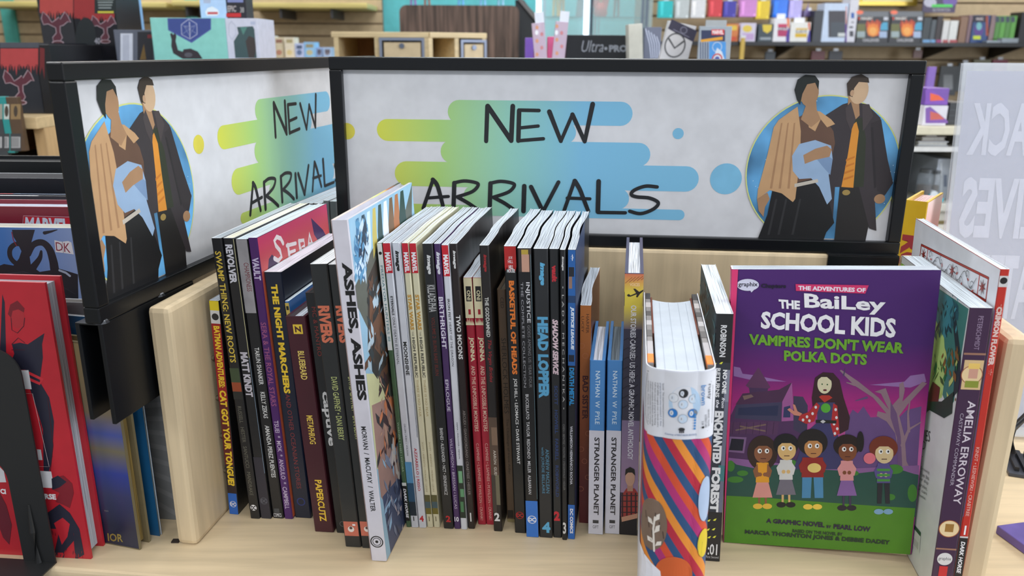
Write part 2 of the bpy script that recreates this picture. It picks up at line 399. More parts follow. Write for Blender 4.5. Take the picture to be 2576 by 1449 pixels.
WHT = (232, 232, 236)
def spine_items(bk, quad, items, fc=None, flip=False):
    bl, br, tl, tr = quad; fc = fc or bk.spine; T = bk.T
    bm = ((bl[0] + br[0]) / 2, (bl[1] + br[1]) / 2); tm = ((tl[0] + tr[0]) / 2, (tl[1] + tr[1]) / 2)
    def zy(y):
        k = (y - tm[1]) / (bm[1] - tm[1]); return fc.px(tm[0] + (bm[0] - tm[0]) * k, y)[1]
    X = lambda u: (u - .5) * T
    for it in items:
        k = it[0]; fc.flush('spine_picture', bk.root)
        NM = {'t': 'spine_lettering', 'u': 'spine_lettering', 'b': 'colour_block', 'g': 'colour_block', 'dc': 'publisher_mark', 'marvel': 'publisher_mark', 'drip': 'dripping_edge'}.get(k, 'printed_emblem')
        if k == 't':
            _, t, y0, y1, ua, ub, c = it[:7]; bold = it[7] if len(it) > 7 else 0; sh = it[8] if len(it) > 8 else 0
            za, zb = zy(y0), zy(y1)
            fc.text(t, (X(ua), za), (0, zb - za), (X(ub) - X(ua), 0), c, bold, sh)
        elif k == 'u':
            _, t, y0, y1, ua, ub, c = it[:7]; bold = it[7] if len(it) > 7 else 0
            fc.text(t, (X(ua), zy(y1)), (X(ub) - X(ua), 0), (0, zy(y0) - zy(y1)), c, bold)
        elif k == 'b':
            _, c, y0, y1 = it[:4]; ua, ub = (it[4], it[5]) if len(it) > 5 else (.02, .98)
            za, zb = min(bk.H, zy(y0)), max(0, zy(y1)); fc.rect(X(ua), zb, X(ub), za, c)
        elif k == 'g':
            _, c0, c1, y0, y1 = it; za, zb = min(bk.H, zy(y0)), max(0, zy(y1)); fc.rect(X(0), zb, X(1), za, grad(c0, c1, za, zb))
        elif k == 'o':
            _, c, y, r = it[:4]; fc.ell(X(.5), zy(y), r * T, r * T, c)
        elif k == 'r':
            _, c, y, r, wd = it; fc.ring(X(.5), zy(y), r * T, wd * T, c)
        elif k == 'dc':
            _, c, y, bg = it; z = zy(y); r = T * .36
            fc.ring(0, z, r, r * .14, c); fc.text('DC', (-r * .75, z - r * .5), (r * 1.5, 0), (0, r), c, .04)
        elif k == 'marvel':
            _, y0, y1 = it; za, zb = min(bk.H, zy(y0)), zy(y1); fc.rect(X(.01), zb, X(.99), za, (190, 28, 44))
            zc = za + (zb - za) * .3; zd = za + (zb - za) * .97
            fc.text('MARVEL', (X(.16), zc), (0, zd - zc), (X(.86) - X(.16), 0), WHT, .045)
        elif k == 'drip':
            _, c, y0, y1 = it; z0, z1 = zy(y0), zy(y1); n = 7
            pts = [(X(.01), z1)]
            for j in range(n):
                pts += [(X(.02 + .96 * (j + .2) / n), z1 + (z0 - z1) * random.uniform(.3, 1)), (X(.02 + .96 * (j + .9) / n), z1 + (z0 - z1) * random.uniform(0, .15))]
            pts.append((X(.99), z1 - .001)); pts.append((X(.01), z1 - .001)); fc.poly(pts, c)
        fc.flush(NM, bk.root)
def sbook(label, quad, items, D=.160, **kw):
    W, T, H = fit_spine(*quad, az=kw.pop('az', AZ))
    xe = W.translation.x + D * math.sin(AZ) + H * math.sin(W.to_euler().y) * .5
    D = min(D, (PANY(xe) - .003 - W.translation.y) / math.cos(AZ) - T * .16)
    bk = Book(label, W, T, H, D, **kw); bk.quad = quad
    spine_items(bk, quad, items); return bk
BLK = (28, 29, 31); CH = (42, 44, 46); YEL = (232, 196, 50); CRM = (218, 208, 172); MRD = (190, 28, 44)
# ---- first group, against the near side of the left divider
b = sbook('small thin black paperback with yellow lettering on a red spine, touching the wooden divider', [(578.5, 1293), (599.5, 1294.5), (525, 757), (550.5, 757)],
  [('b', (222, 200, 40), 757, 781), ('b', (205, 205, 205), 781, 814), ('o', (40, 40, 44), 797, .36), ('b', (150, 30, 34), 814, 1010), ('b', (96, 30, 32), 1010, 1170), ('b', (46, 32, 34), 1170, 1241),
   ('t', 'BATMAN ADVENTURES:', 820, 975, .2, .85, YEL, .04), ('t', 'CAT GOT YOUR TONGUE?', 982, 1222, .16, .9, YEL, .05), ('b', (40, 100, 190), 1241, 1294), ('dc', WHT, 1268, 0)], D=.150)
b.finish()
b = sbook('tall black paperback with thin yellow title, first of the tall books by the divider', [(629.5, 1305), (654.5, 1305.5), (533, 600), (558.5, 600)],
  [('t', 'SWAMP THING: NEW ROOTS', 632, 912, .2, .8, (214, 186, 70), .02), ('b', (60, 74, 50), 926, 968), ('b', (150, 70, 40), 962, 990), ('b', (38, 40, 38), 985, 1005), ('t', 'RUSSELL   HESTER   SANTUCCI   MANDRAKE', 1022, 1246, .3, .68, (110, 108, 96)), ('o', WHT, 1277, .34), ('u', 'DC', 1272, 1283, .25, .75, BLK, .05)], pag=(172, 182, 190))
b.finish()
b = sbook('black paperback with bold white lettering and cream page tops, second tall book from the divider', [(655.5, 1305), (684, 1305), (560, 600), (587, 600)],
  [('t', 'REVOLVER', 615, 713, .12, .8, (205, 205, 215), .045), ('t', 'MATT KINDT', 886, 998, .15, .85, (190, 186, 196), .05), ('b', (44, 42, 52), 1150, 1304), ('b', (200, 196, 150), 601, 900, .95, 1), ('b', (110, 130, 150), 900, 1190, .95, 1), ('dc', (90, 92, 100), 1260, 0)], pag=(238, 236, 214))
b.finish()
b = sbook('paperback with grey concrete-look upper spine and dark red title over black', [(686, 1304.5), (714.5, 1304.5), (592, 603), (622, 603)],
  [('b', mat((150, 148, 152), .5, 'concrete'), 603, 787.5), ('t', 'CHAMPIONESS', 661, 733, .42, .86, (110, 24, 36)), ('t', 'TARUN SHANKER', 874, 968, .38, .8, (205, 205, 205), .02), ('t', 'KELLY ZEKAS', 986, 1052, .38, .8, (205, 205, 205), .02), ('t', 'AMANDA PEREZ PUENTES', 1070, 1201, .38, .8, (205, 205, 205), .02), ('b', (70, 72, 74), 1279, 1290, .2, .7), ('u', 'COMICS', 1291, 1300, .1, .85, WHT)], D=.158, pag=(206, 222, 232))
b.finish()
b = sbook('purple spined paperback whose pink and orange cover shows beside it', [(714.5, 1307), (738, 1305), (622.5, 599), (644.5, 599)],
  [('t', 'VAULT', 648, 705, .15, .9, (196, 186, 214), .04), ('t', 'SERA & THE ROYAL STARS', 811, 1022, .2, .8, (150, 80, 120), .01), ('t', 'TSUEI  *  MOK  *  ANGULO  *  CAMPBELL', 1058, 1280, .25, .8, (196, 180, 204), .01)], cov=(72, 32, 96), D=.156, pag=(214, 226, 232))
r = b.right
r.rect(.001, .001, b.D - .001, b.H - .0005, grad((206, 66, 108), (226, 112, 74), b.H - .005, b.H - .05, 2))
r.ppx([(672, 700), (676, 652), (684, 640), (694, 650), (706, 668), (690, 720), (672, 728)], (74, 52, 92))
r.ppx([(782, 548), (812, 578), (824, 600), (800, 606), (790, 590)], (70, 44, 98))
r.ppx([(698, 600), (704, 588), (702, 602)], (96, 40, 70))
S = (244, 236, 240)
r.spx([(712, 612), (706, 600), (696, 596), (690, 606), (694, 618), (704, 630), (708, 646), (700, 656), (690, 650)], .0042, S)
r.spx([(724, 616), (730, 660)], .0042, S); r.spx([(721, 618), (744, 612)], .0035, S); r.spx([(726, 636), (742, 630)], .003, S)
r.spx([(752, 606), (758, 650)], .0042, S); r.spx([(752, 606), (764, 604), (766, 618), (755, 624), (768, 640)], .0034, S)
r.spx([(774, 640), (778, 588), (790, 632)], .0042, S); r.spx([(776, 614), (786, 612)], .003, S)
b.finish()
b = sbook('navy paperback with yellow title lettering, shorter than the purple one', [(743, 1303), (781, 1304), (661, 686), (709, 685)],
  [('t', 'THE NIGHT MARCHERS', 715, 990, .3, .68, YEL, .05), ('t', 'AND OTHER OCEANIAN STORIES', 991, 1229, .35, .62, (128, 52, 54)), ('r', (40, 52, 110), 1262, .26, .07)], cov=(24, 30, 48), D=.150, pag=(222, 220, 232))
b.right.ppx([(712, 1040), (722, 1046), (734, 1140), (722, 1146)], (40, 140, 170)); b.finish()
b = sbook('thin book in a blue cover tucked behind the maroon one', [(800, 1312), (810, 1312), (715, 759), (727, 759)],
  [('b', (196, 170, 80), 762, 798), ('b', BLK, 770, 780, .2, .8)], cov=(58, 112, 178), D=.140, pag=(200, 216, 226)); b.finish()
b = sbook('maroon clothbound hardcover with yellow lettering and emblem', [(788.4, 1339.6), (837, 1338.7), (716.6, 798), (769, 798)],
  [('b', (222, 190, 60), 816, 840, .32, .78), ('t', 'Z', 819, 837, .4, .7, (70, 30, 36), .05), ('t', 'BLUEBEARD', 883, 955, .38, .7, (222, 196, 100), .02), ('t', 'METAPHROG', 1045, 1117, .38, .7, (222, 190, 80), .02), ('t', 'PAPERCUTZ', 1207, 1311, .36, .72, (230, 190, 60), .03)], hard=True, cov=(66, 26, 36), D=.128); b.finish()
b = sbook('black hardcover with faint red and white lettering behind the charcoal pair', [(846, 1342), (884, 1342), (768, 738), (806, 738)],
  [('t', 'MC & MANTRO', 772, 896, .3, .56, (130, 48, 44)), ('t', 'captive', 985, 1122, .1, .75, (200, 200, 200), .03), ('r', (110, 112, 114), 1318, .2, .03)], hard=True, cov=(30, 32, 34), D=.13, pag=(190, 196, 196)); b.finish()
for k, (qd, lb, lc) in enumerate([([(870, 1376), (908.5, 1378), (778.5, 667), (823, 665)], 'charcoal paperback with coral title, the one farther from the white book', (178, 186, 120)),
                    ([(910.5, 1379), (946, 1381), (824, 668), (866, 666)], 'charcoal paperback with coral title, half hidden by the leaning white book', (178, 186, 120))]):
    b = sbook(lb, qd, [('t', 'RIVERS', 769, 863, .15, .85, (206, 112, 84), .05), ('t', 'DAVID GAFFNEY \u2022 DAN BERRY', 948, 1107, .42, .78, lc, .01),
        ('b', (196, 108, 88), 1312, 1348, .06, .96), ('o', (226, 220, 214), 1331, .2), ('o', (90, 70, 66), 1328, .1), ('t', 'l', 1318, 1322, .62, .8, WHT)], cov=(42, 44, 45), D=.165, pag=(244, 246, 250), group='pair of charcoal paperbacks'); b.finish()
b = sbook('large white spined hardcover with heavy black title, leaning at the edge of the group', [(938, 1413), (982, 1413), (835.5, 556), (881, 556)],
  [('t', 'ASHES, ASHES', 660, 1008, .24, .92, (22, 22, 24), .05), ('t', 'MORVAN  /  MACUTAY  /  WALTER', 1073, 1287, .34, .66, (46, 46, 50), .02), ('r', (30, 30, 32), 1363, .42, .07), ('r', (30, 30, 32), 1363, .28, .04), ('o', (30, 30, 32), 1363, .1)],
  hard=True, cov=(206, 204, 214), D=.176, pag=(214, 220, 230), rough=.3)
r = b.right; r.step = .008
r.rect(.001, .0005, b.D, b.H, (150, 190, 216))
random.seed(11)
def art(r, x0, y0, x1, y1, cols, n, sz, seed=1):
    random.seed(seed)
    for i in range(int(n * 3.2)):
        cx, cy = random.uniform(x0, x1), random.uniform(y0, y1); a = random.uniform(0, .9) - .45; l = sz * random.uniform(.2, .75); wd = l * random.uniform(.08, .3)
        dx, dy = math.sin(a), math.cos(a)
        r.ppx([(cx - dx * l, cy - dy * l), (cx - dx * l * .2 + dy * wd, cy - dy * l * .2 - dx * wd), (cx + dx * l * .4 + dy * wd * .7, cy + dy * l * .4 - dx * wd * .5), (cx + dx * l, cy + dy * l), (cx + dx * l * .2 - dy * wd, cy + dy * l * .2 + dx * wd)], random.choice(cols))
r.ppx([(884, 740), (930, 640), (950, 600), (1012, 560), (1036, 462), (1036, 900), (1000, 1400), (985, 1200), (960, 900)], (92, 96, 88))
r.ppx([(921, 940), (975, 940), (985, 1180), (948, 1180)], (206, 208, 160))
r.ppx([(935, 1020), (1000, 990), (1012, 1330), (958, 1250)], (164, 130, 122))
r.ppx([(962, 1250), (1020, 1180), (1030, 1345), (984, 1400)], (66, 78, 112))
r.ppx([(925, 700), (946, 650), (985, 900), (975, 1010), (925, 880)], (60, 52, 46))
r.ppx([(930, 720), (955, 770), (980, 880), (962, 900), (930, 860)], (112, 76, 54))
for i in range(9):
    x = 895 + i * 14; c = [(60, 110, 150), (38, 62, 78), (206, 226, 240), (196, 180, 96), (50, 74, 72), (232, 236, 244), (120, 92, 66), (176, 112, 70), (44, 70, 66)][i]
    y = 556 - (x - 881) * .62
    r.ppx([(x, y + 4), (x + 7, y), (x + 9 + i, y + 90), (x + 3, y + 130), (x + 1 - i * .5, y + 70)], c)
art(r, 892, 560, 925, 700, [(66, 118, 160), (200, 222, 240), (40, 60, 80), (90, 150, 190)], 26, 34, 3)
art(r, 925, 700, 985, 940, [(44, 44, 44), (96, 66, 48), (52, 62, 66), (178, 200, 214)], 22, 40, 4)
art(r, 950, 950, 1012, 1180, [(40, 42, 50), (190, 150, 130), (214, 130, 86), (60, 34, 40), (150, 190, 220)], 26, 36, 5)
art(r, 970, 1150, 1022, 1370, [(150, 190, 226), (56, 64, 90), (178, 170, 180), (120, 132, 160)], 16, 34, 6)
r.warp('AS', [(984, 1165), (1006, 1215), (1006, 1130), (980, 1085)], (208, 200, 196), .04)
l = b.left
for i in range(12): l.rect(-(i + 1) * .0146, .001, -i * .0146, b.H, [(206, 180, 168), (224, 206, 196), (214, 222, 150), (190, 120, 90), (60, 70, 60)][min(4, i * 5 // 12)])
MB().box(-b.T / 2, -b.T / 2 + .0026, .001, b.D, b.H - .0001, b.H + .0002, grad((226, 206, 200), (52, 66, 60), .02, b.D - .01, 1, mid=[(.45, (206, 190, 176)), (.55, (214, 222, 150)), (.75, (216, 190, 120)), (.8, (180, 110, 80))])).build('board_edge', b.root)
b.finish()

# ---- second group, thin comic collections
def mid(label, qd, items, **kw):
    kw.setdefault('bow', .0010); b = sbook(label, qd, items, **kw); b.finish(); return b
mid('thin paperback with white upper and green lower spine, first after the leaning white book', [(1019.5, 1326), (1032, 1327), (944.5, 612), (960, 612)],
  [('b', (212, 214, 212), 612, 881), ('o', BLK, 637, .33), ('t', 'PREDATOR HUNTERS III', 668, 858, .25, .75, (88, 130, 136), .01), ('t', 'WARNER | THIES | DZIOBA', 1062, 1187, .3, .7, (170, 190, 166)), ('b', (200, 204, 200), 1214, 1222), ('b', (20, 20, 22), 1222, 1310), ('t', 'DARK HORSE', 1229, 1303, .2, .8, WHT, .03, .2)], cov=(66, 92, 66), D=.158, pag=(196, 206, 218))
mid('white spined paperback with red block at the top and one line of small black lettering', [(1033, 1327), (1051.5, 1328), (961, 612), (982, 612)],
  [('marvel', 612, 687), ('t', 'ETERNALS', 745, 793, .33, .66, (40, 40, 44), .03), ('t', 'ONLY DEATH IS ETERNAL', 798, 917, .33, .66, (60, 60, 66)), ('t', 'GILLEN | RIBIC | WILSON', 1066, 1146, .36, .64, (60, 60, 70)), ('b', (84, 140, 180), 1162, 1215), ('b', (40, 76, 104), 1215, 1262), ('b', (26, 40, 52), 1262, 1297), ('u', '1', 1299, 1310, .42, .55, BLK, .02)], cov=(198, 200, 208))
mid('white spined paperback with bold black title and red author names', [(1054, 1328), (1072, 1329), (985, 612), (1006, 612)],
  [('t', 'image', 630, 682, .2, .8, (18, 18, 18), .05, .25), ('t', 'MOONSHINE', 860, 944, .22, .72, (26, 26, 28), .03), ('t', 'AZZARELLO | RISSO', 1127, 1235, .25, .72, (176, 34, 46), .02), ('u', '4', 1297, 1312, .2, .8, (190, 40, 50), .04), ('b', (40, 60, 96), 613, 1100, .95, 1)], cov=(204, 206, 214))
for k, qd in enumerate([[(1074.5, 1327), (1089, 1327), (1009.5, 612), (1027, 612)], [(1090.5, 1327), (1105, 1327), (1029, 613), (1047, 613)]]):
    mid(['cream spined paperback with red top and gold lettering, nearer the white books', 'cream spined paperback with red top and gold lettering, nearer the black books'][k], qd,
  [('marvel', 612, 687), ('t', 'STAR WARS', 741, 830, .2, .8, (190, 140, 50), .04), ('t', 'THE', 834, 845, .4, .6, (60, 56, 50)), ('t', 'HIGH REPUBLIC', 849, 950, .3, .75, (46, 44, 44), .02), ('t', 'THERE IS NO FEAR', 955, 1048, .35, .7, (166, 146, 100)), ('t', 'SCOTT \u2022 ANINDITO \u2022 MORALES \u2022 LEONI', 1112, 1237, .36, .64, (160, 144, 104)), ('b', (90, 86, 50), 1245, 1262), ('b', (70, 90, 96), 1262, 1278), ('b', (110, 100, 40), 1278, 1293), ('u', '1', 1299, 1311, .42, .56, (120, 110, 80), .02)], cov=(206, 200, 170), pag=(226, 228, 210), group='pair of cream spined comic collections')
mid('black paperback with scratchy white title and dark red subtitle', [(1116.5, 1330), (1140, 1331), (1061, 614), (1088, 614)],
  [('t', 'image', 641, 690, .28, .74, (206, 206, 206), .05, .2), ('t', 'KILLADELPHIA', 717, 785, .2, .92, (170, 170, 170), .02), ('t', 'VOLUME 2: BURN BABY BURN', 798, 945, .35, .7, (96, 36, 32), .01), ('t', 'BARNES \u2022 ALEXANDER \u2022 NCT \u2022 SIENKIEWICZ', 1077, 1245, .36, .68, (200, 200, 200), .01), ('u', '2', 1297, 1313, .3, .8, (180, 40, 44), .04)], cov=(30, 31, 33))
mid('thin purple spined paperback with white serif-like title', [(1143, 1331), (1159, 1331), (1091, 614), (1107, 614)],
  [('t', 'image', 633, 690, .15, .85, (206, 206, 216), .05, .25), ('t', 'BIRTHRIGHT', 747, 877, .15, .85, (210, 206, 220), .02), ('t', 'EPILOGUE', 955, 1035, .25, .75, (196, 190, 206), .01), ('t', 'WILLIAMSON \u2022 BRESSAN \u2022 LUCAS', 1103, 1280, .3, .72, (190, 180, 200)), ('u', '10', 1300, 1312, .15, .85, WHT, .02)], cov=(66, 42, 88))
mid('thin white spined paperback with red top block and green picture near its foot', [(1160.5, 1332), (1176, 1333), (1109.5, 617), (1128, 616)],
  [('marvel', 617, 695), ('t', 'IRON FIST', 752, 806, .33, .68, (40, 40, 44), .02), ('t', 'HEART OF THE DRAGON', 811, 921, .33, .68, (60, 60, 66)), ('t', 'HAMA | WACHTER | MENON', 1063, 1154, .35, .66, (60, 60, 70)), ('b', (30, 44, 34), 1171, 1303), ('b', (110, 160, 120), 1185, 1215, .2, .8), ('b', (90, 140, 100), 1230, 1250, .3, .9), ('b', (70, 120, 80), 1262, 1288, .2, .7)], cov=(196, 198, 206))
mid('dark brown-black paperback with tall white title next to the red pair', [(1178, 1331), (1197, 1331), (1131, 614), (1151, 614)],
  [('t', 'image', 630, 676, .28, .75, (206, 206, 206), .05, .2), ('t', 'TWO MOONS', 793, 904, .2, .85, (206, 206, 206), .03), ('t', 'ARCUDI \u2022 GIANGIORDANO \u2022 CRABTREE \u2022 HEISLER', 1033, 1245, .32, .7, (140, 132, 130)), ('u', '1', 1290, 1312, .4, .6, (206, 206, 206), .03)], cov=(34, 26, 26))
for k, qd in enumerate([[(1197.5, 1319.5), (1221.5, 1320), (1161, 699), (1186, 699)], [(1222.5, 1320), (1245, 1320.5), (1188, 699), (1213, 699)]]):
    mid(['red spined paperback with cream top and dripping edge, beside the brown-black book', 'red spined paperback with cream top and dripping edge, touching the black book with red logo'][k], qd,
  [('b', CRM, 699, 800), ('drip', CRM, 798, 815), ('b', (20, 20, 20), 720, 758, .22, .82), ('t', 'ONI', 730, 755, .32, .74, CRM, .03), ('u', '1', 778, 791, .38, .66, (160, 30, 44), .04), ('t', 'JONNA', 848, 910, .2, .82, CRM, .04), ('t', 'AND THE UNPOSSIBLE MONSTERS', 920, 1085, .3, .75, (222, 190, 170), .01), ('t', 'C.SAMNEE \u2022 L.SAMNEE \u2022 M.WILSON \u2022 CRANK!', 1115, 1308, .36, .68, (214, 170, 160))], cov=(158, 30, 50), D=.150, bow=.0018, group='pair of red paperbacks with cream tops')
mid('black paperback with small red logo and angular white title', [(1246, 1337), (1267.5, 1338), (1207, 618), (1235.5, 619)],
  [('t', 'image', 640, 684, .32, .74, (150, 36, 40), .05, .2), ('t', 'THE GODDAMNED', 748, 848, .3, .72, (200, 200, 196), .02), ('t', 'The Virgin Brides', 855, 962, .3, .8, (140, 32, 40), .01, .3), ('b', (84, 66, 54), 1050, 1195), ('b', (122, 98, 80), 1075, 1120, .3, .95), ('t', 'AARON  GUERA  BRUSCO', 1133, 1249, .4, .72, (196, 188, 178), .01), ('b', (106, 100, 80), 1195, 1270, .5, .95), ('b', (60, 52, 46), 1195, 1290, .05, .5), ('u', '2', 1290, 1311, .15, .8, (206, 206, 206), .04)], cov=(32, 28, 28), bow=.0018)
mid('dull brown hardcover with black serif lettering, set back between taller books', [(1266, 1313), (1294, 1313), (1240, 729), (1270, 729)],
  [('t', 'CED', 748, 775, .35, .75, (40, 32, 26)), ('t', 'SHERLOCK HOLMES', 850, 1040, .25, .8, (44, 36, 28)), ('t', 'The Challenge of Irene Adler', 1053, 1193, .35, .7, (50, 40, 30)), ('b', (40, 32, 26), 1283, 1302, .1, .8), ('b', (146, 132, 90), 1305, 1313)], cov=(94, 74, 56), hard=True, D=.142, bow=0, pag=(206, 206, 190))
mid('black paperback with bright orange title and red block at the top', [(1296, 1340), (1322.5, 1343), (1266.5, 620), (1298.5, 621)],
  [('b', (176, 36, 36), 620, 672), ('drip', (176, 36, 36), 690, 668), ('u', 'JOE', 645, 653, .35, .68, WHT), ('u', 'HILL', 654, 662, .3, .72, WHT), ('u', 'HILL', 667, 677, .35, .72, WHT, .03), ('u', 'HOUSE', 677, 686, .2, .85, WHT, .03), ('t', 'BASKETFUL OF HEADS', 706, 942, .3, .75, (220, 118, 44), .05), ('t', 'JOE HILL \u2022 LEOMACS \u2022 DAVE STEWART', 952, 1167, .35, .7, (206, 206, 206), .02), ('dc', (170, 30, 36), 1296, 0)], cov=(26, 28, 30), bow=.0018)
mid('black paperback with thin white title, painted panel on top and blue foot', [(1324, 1351), (1355.5, 1352), (1301, 625), (1335, 626)],
  [('b', (60, 50, 48), 626, 684, .1, .96), ('b', (176, 150, 60), 628, 640, .3, .8), ('b', (186, 144, 124), 640, 684, .3, .85), ('t', 'INJUSTICE', 710, 812, .5, .85, (206, 206, 210), .01), ('t', 'GODS AMONG US: YEAR FOUR', 818, 975, .58, .8, (120, 120, 124)), ('t', 'THE COMPLETE COLLECTION', 710, 975, .18, .36, (150, 150, 156)), ('t', 'BUCCELLATO  TAYLOR  REDONDO  MILLER  ALBARRAN', 992, 1243, .28, .52, (200, 200, 204), .01), ('b', (50, 112, 196), 1260, 1352), ('dc', WHT, 1307, 0), ('b', (90, 120, 130), 640, 1255, .955, .985)], cov=(24, 25, 28), bow=.0018)
mid('charcoal paperback with very large light blue block lettering', [(1358, 1353), (1390.5, 1353), (1341, 627), (1378.5, 627)],
  [('t', 'image', 660, 718, .35, .78, (90, 166, 206), .06, .2), ('t', 'HEAD LOPPER', 797, 1002, .16, .94, (84, 156, 196), .06), ('t', 'ANDREW MACLEAN', 1130, 1240, .58, .84, (84, 140, 170)), ('t', 'with JORDIE BELLAIRE', 1125, 1242, .22, .48, (84, 140, 170)), ('u', '4', 1313, 1340, .22, .85, (90, 166, 206), .05)], cov=(38, 40, 43), bow=.0018)
mid('charcoal paperback with pinkish slanted title and dark blue names', [(1392, 1353), (1413.5, 1353), (1380.5, 627), (1406, 627)],
  [('t', 'vault', 667, 709, .25, .8, (190, 44, 56), .06), ('t', 'SHADOW SERVICE', 803, 943, .22, .85, (214, 190, 200), .05, .25), ('t', 'SCOTT   HOWELL   FARRELL   ROBWORLD', 970, 1250, .35, .72, (40, 60, 106), .03), ('u', '2', 1286, 1310, .1, .8, (190, 40, 54), .06)], cov=(34, 36, 39), bow=.0018)
mid('very thin black paperback with wide spaced thin white title', [(1414.5, 1358), (1427.5, 1360), (1407.5, 629), (1422.5, 629)],
  [('t', 'image', 645, 681, .3, .75, (200, 200, 200), .05, .2), ('t', '\u2022  L A D Y   M E C H A N I K A  \u2022', 720, 1030, .32, .72, (180, 180, 180)), ('t', 'CHEN \u2022 BENITEZ \u2022 MONTIEL \u2022 STEIGERWALD \u2022 HEISLER', 1067, 1233, .3, .7, (120, 120, 120)), ('u', '3', 1314, 1343, .15, .85, (206, 206, 206), .03)], cov=(30, 31, 34), bow=.0018)
b = sbook('paperback with blue upper spine, black middle and blue foot, last of the tall black run', [(1432, 1356), (1450, 1357), (1430.5, 629), (1453.5, 629)],
  [('b', (36, 92, 160), 629, 920), ('t', '*', 640, 656, .3, .7, WHT, .06), ('b', (140, 110, 96), 690, 726, .1, .55), ('b', (30, 34, 44), 672, 696, .1, .8), ('b', (30, 60, 100), 744, 762), ('t', 'JUSTICE LEAGUE', 772, 880, .3, .82, (210, 222, 236), .06, .15), ('b', (26, 34, 50), 893, 910, .1, .85), ('t', 'DEATH METAL', 925, 1020, .2, .85, (36, 130, 190), .05), ('t', 'WILLIAMSON HERM\u00c1NICO ROCHA', 1072, 1219, .3, .75, (190, 190, 200), .03), ('b', (40, 100, 180), 1270, 1357), ('t', 'DC COMICS', 1280, 1342, .3, .75, WHT, .04)], cov=(26, 28, 34), bow=.0018)
b.right.rect(.001, .001, .15, b.H, (40, 60, 96)); b.finish()
b = sbook('orange-brown paperback fading to maroon, shorter, with doodles down its spine', [(1450, 1315), (1477, 1316), (1451, 769), (1490, 769)],
  [('b', grad((178, 106, 50), (92, 30, 36), .19, .04), 769, 1315, .01, .99), ('t', 'HARPER', 790, 838, .55, .82, (60, 36, 26)), ('t', 'LUCEY', 796, 836, .12, .36, (60, 36, 26)), ('t', 'BAD SISTER', 945, 1055, .25, .8, (64, 20, 26), .03)], cov=(150, 84, 46), D=.125, bow=.0018)
for j, y in enumerate((870, 895, 1090, 1130, 1160, 1200, 1230)):
    z = b.spine.px(1468, y)[1]; b.spine.ring((j % 3 - 1) * .003, z, .0025, .0003, (180, 110, 80), 9)
b.finish()
for k, qd in enumerate([[(1476, 1343), (1516, 1345), (1480, 908), (1522, 908)], [(1518.5, 1342), (1557.5, 1344), (1523, 908), (1565, 908)]]):
    b = sbook(['small blue and white hardcover standing next to the orange-brown book', 'small blue and white hardcover standing next to the airplane book'][k], qd,
      [('b', (206, 206, 218), 1083, 1344, .0, 1), ('t', 'NATHAN  W  PYLE', 933, 1067, .38, .68, (206, 226, 240), .01), ('t', 'STRANGER PLANET', 1100, 1295, .35, .7, (44, 44, 50), .03), ('b', (60, 60, 64), 1308, 1316, .3, .7), ('u', 'GIFT', 1321, 1329, .3, .7, (60, 60, 64))],
      cov=(74, 134, 196), hard=True, D=.102, pag=[(226, 226, 232), (122, 132, 138)][k], group='pair of small blue and white hardcovers'); b.finish()
b = sbook('hardcover with a black airplane on yellow over dark mountains down its spine', [(1561, 1346), (1606, 1347), (1571.5, 689), (1623.5, 689)],
  [('g', (196, 106, 78), (206, 186, 70), 689, 735), ('b', (206, 186, 70), 735, 772), ('g', (206, 186, 70), (88, 76, 98), 770, 830), ('b', (52, 50, 66), 828, 1060, 0, 1), ('g', (120, 104, 134), (150, 124, 152), 1058, 1240), ('b', (26, 26, 32), 1300, 1347, 0, 1),
   ('u', 'VOICES', 712, 720, .28, .8, (226, 190, 150), .02), ('t', 'OUR STORIES CARRIED US HERE: A GRAPHIC NOVEL ANTHOLOGY', 768, 1156, .36, .66, (206, 206, 214), .02)], hard=True, cov=(80, 72, 92), D=.13, pag=(226, 230, 236))
s = b.spine
for i in range(5): s.spx([(1573 + i * 10, 712 + i * -2), (1590 + i * 9, 698 - i)], .0004, (140, 60, 50))
s.ppx([(1577, 742), (1582, 739), (1586, 743), (1600, 737), (1593, 726), (1598, 726), (1608, 734), (1621, 727), (1620, 731), (1610, 739), (1604, 748), (1600, 747), (1602, 740), (1586, 746), (1580, 746)], (36, 30, 26))
for y in range(850, 1040, 24): s.spx([(1566, y + 8), (1580, y), (1590, y + 10), (1604, y - 2)], .0006, (24, 24, 34))
s.ppx([(1563, 1300), (1564, 1245), (1576, 1228), (1596, 1228), (1606, 1242), (1606, 1300)], (150, 52, 50))
for i in range(4): s.spx([(1566 + i * 11, 1240), (1566 + i * 11, 1298)], .0012, (50, 30, 36)); s.spx([(1564, 1246 + i * 14), (1606, 1246 + i * 14)], .0010, (50, 30, 36))
s.ppx([(1578, 1235), (1578, 1215), (1592, 1215), (1592, 1235)], (170, 130, 110)); s.epx(1585, 1202, 12, 20, (186, 146, 124)); s.ppx([(1572, 1196), (1574, 1180), (1585, 1174), (1596, 1180), (1598, 1196), (1590, 1188), (1580, 1188)], (30, 26, 24))
s.ppx([(1563, 1300), (1606, 1290), (1606, 1302), (1564, 1312)], (186, 140, 116))
b.finish()
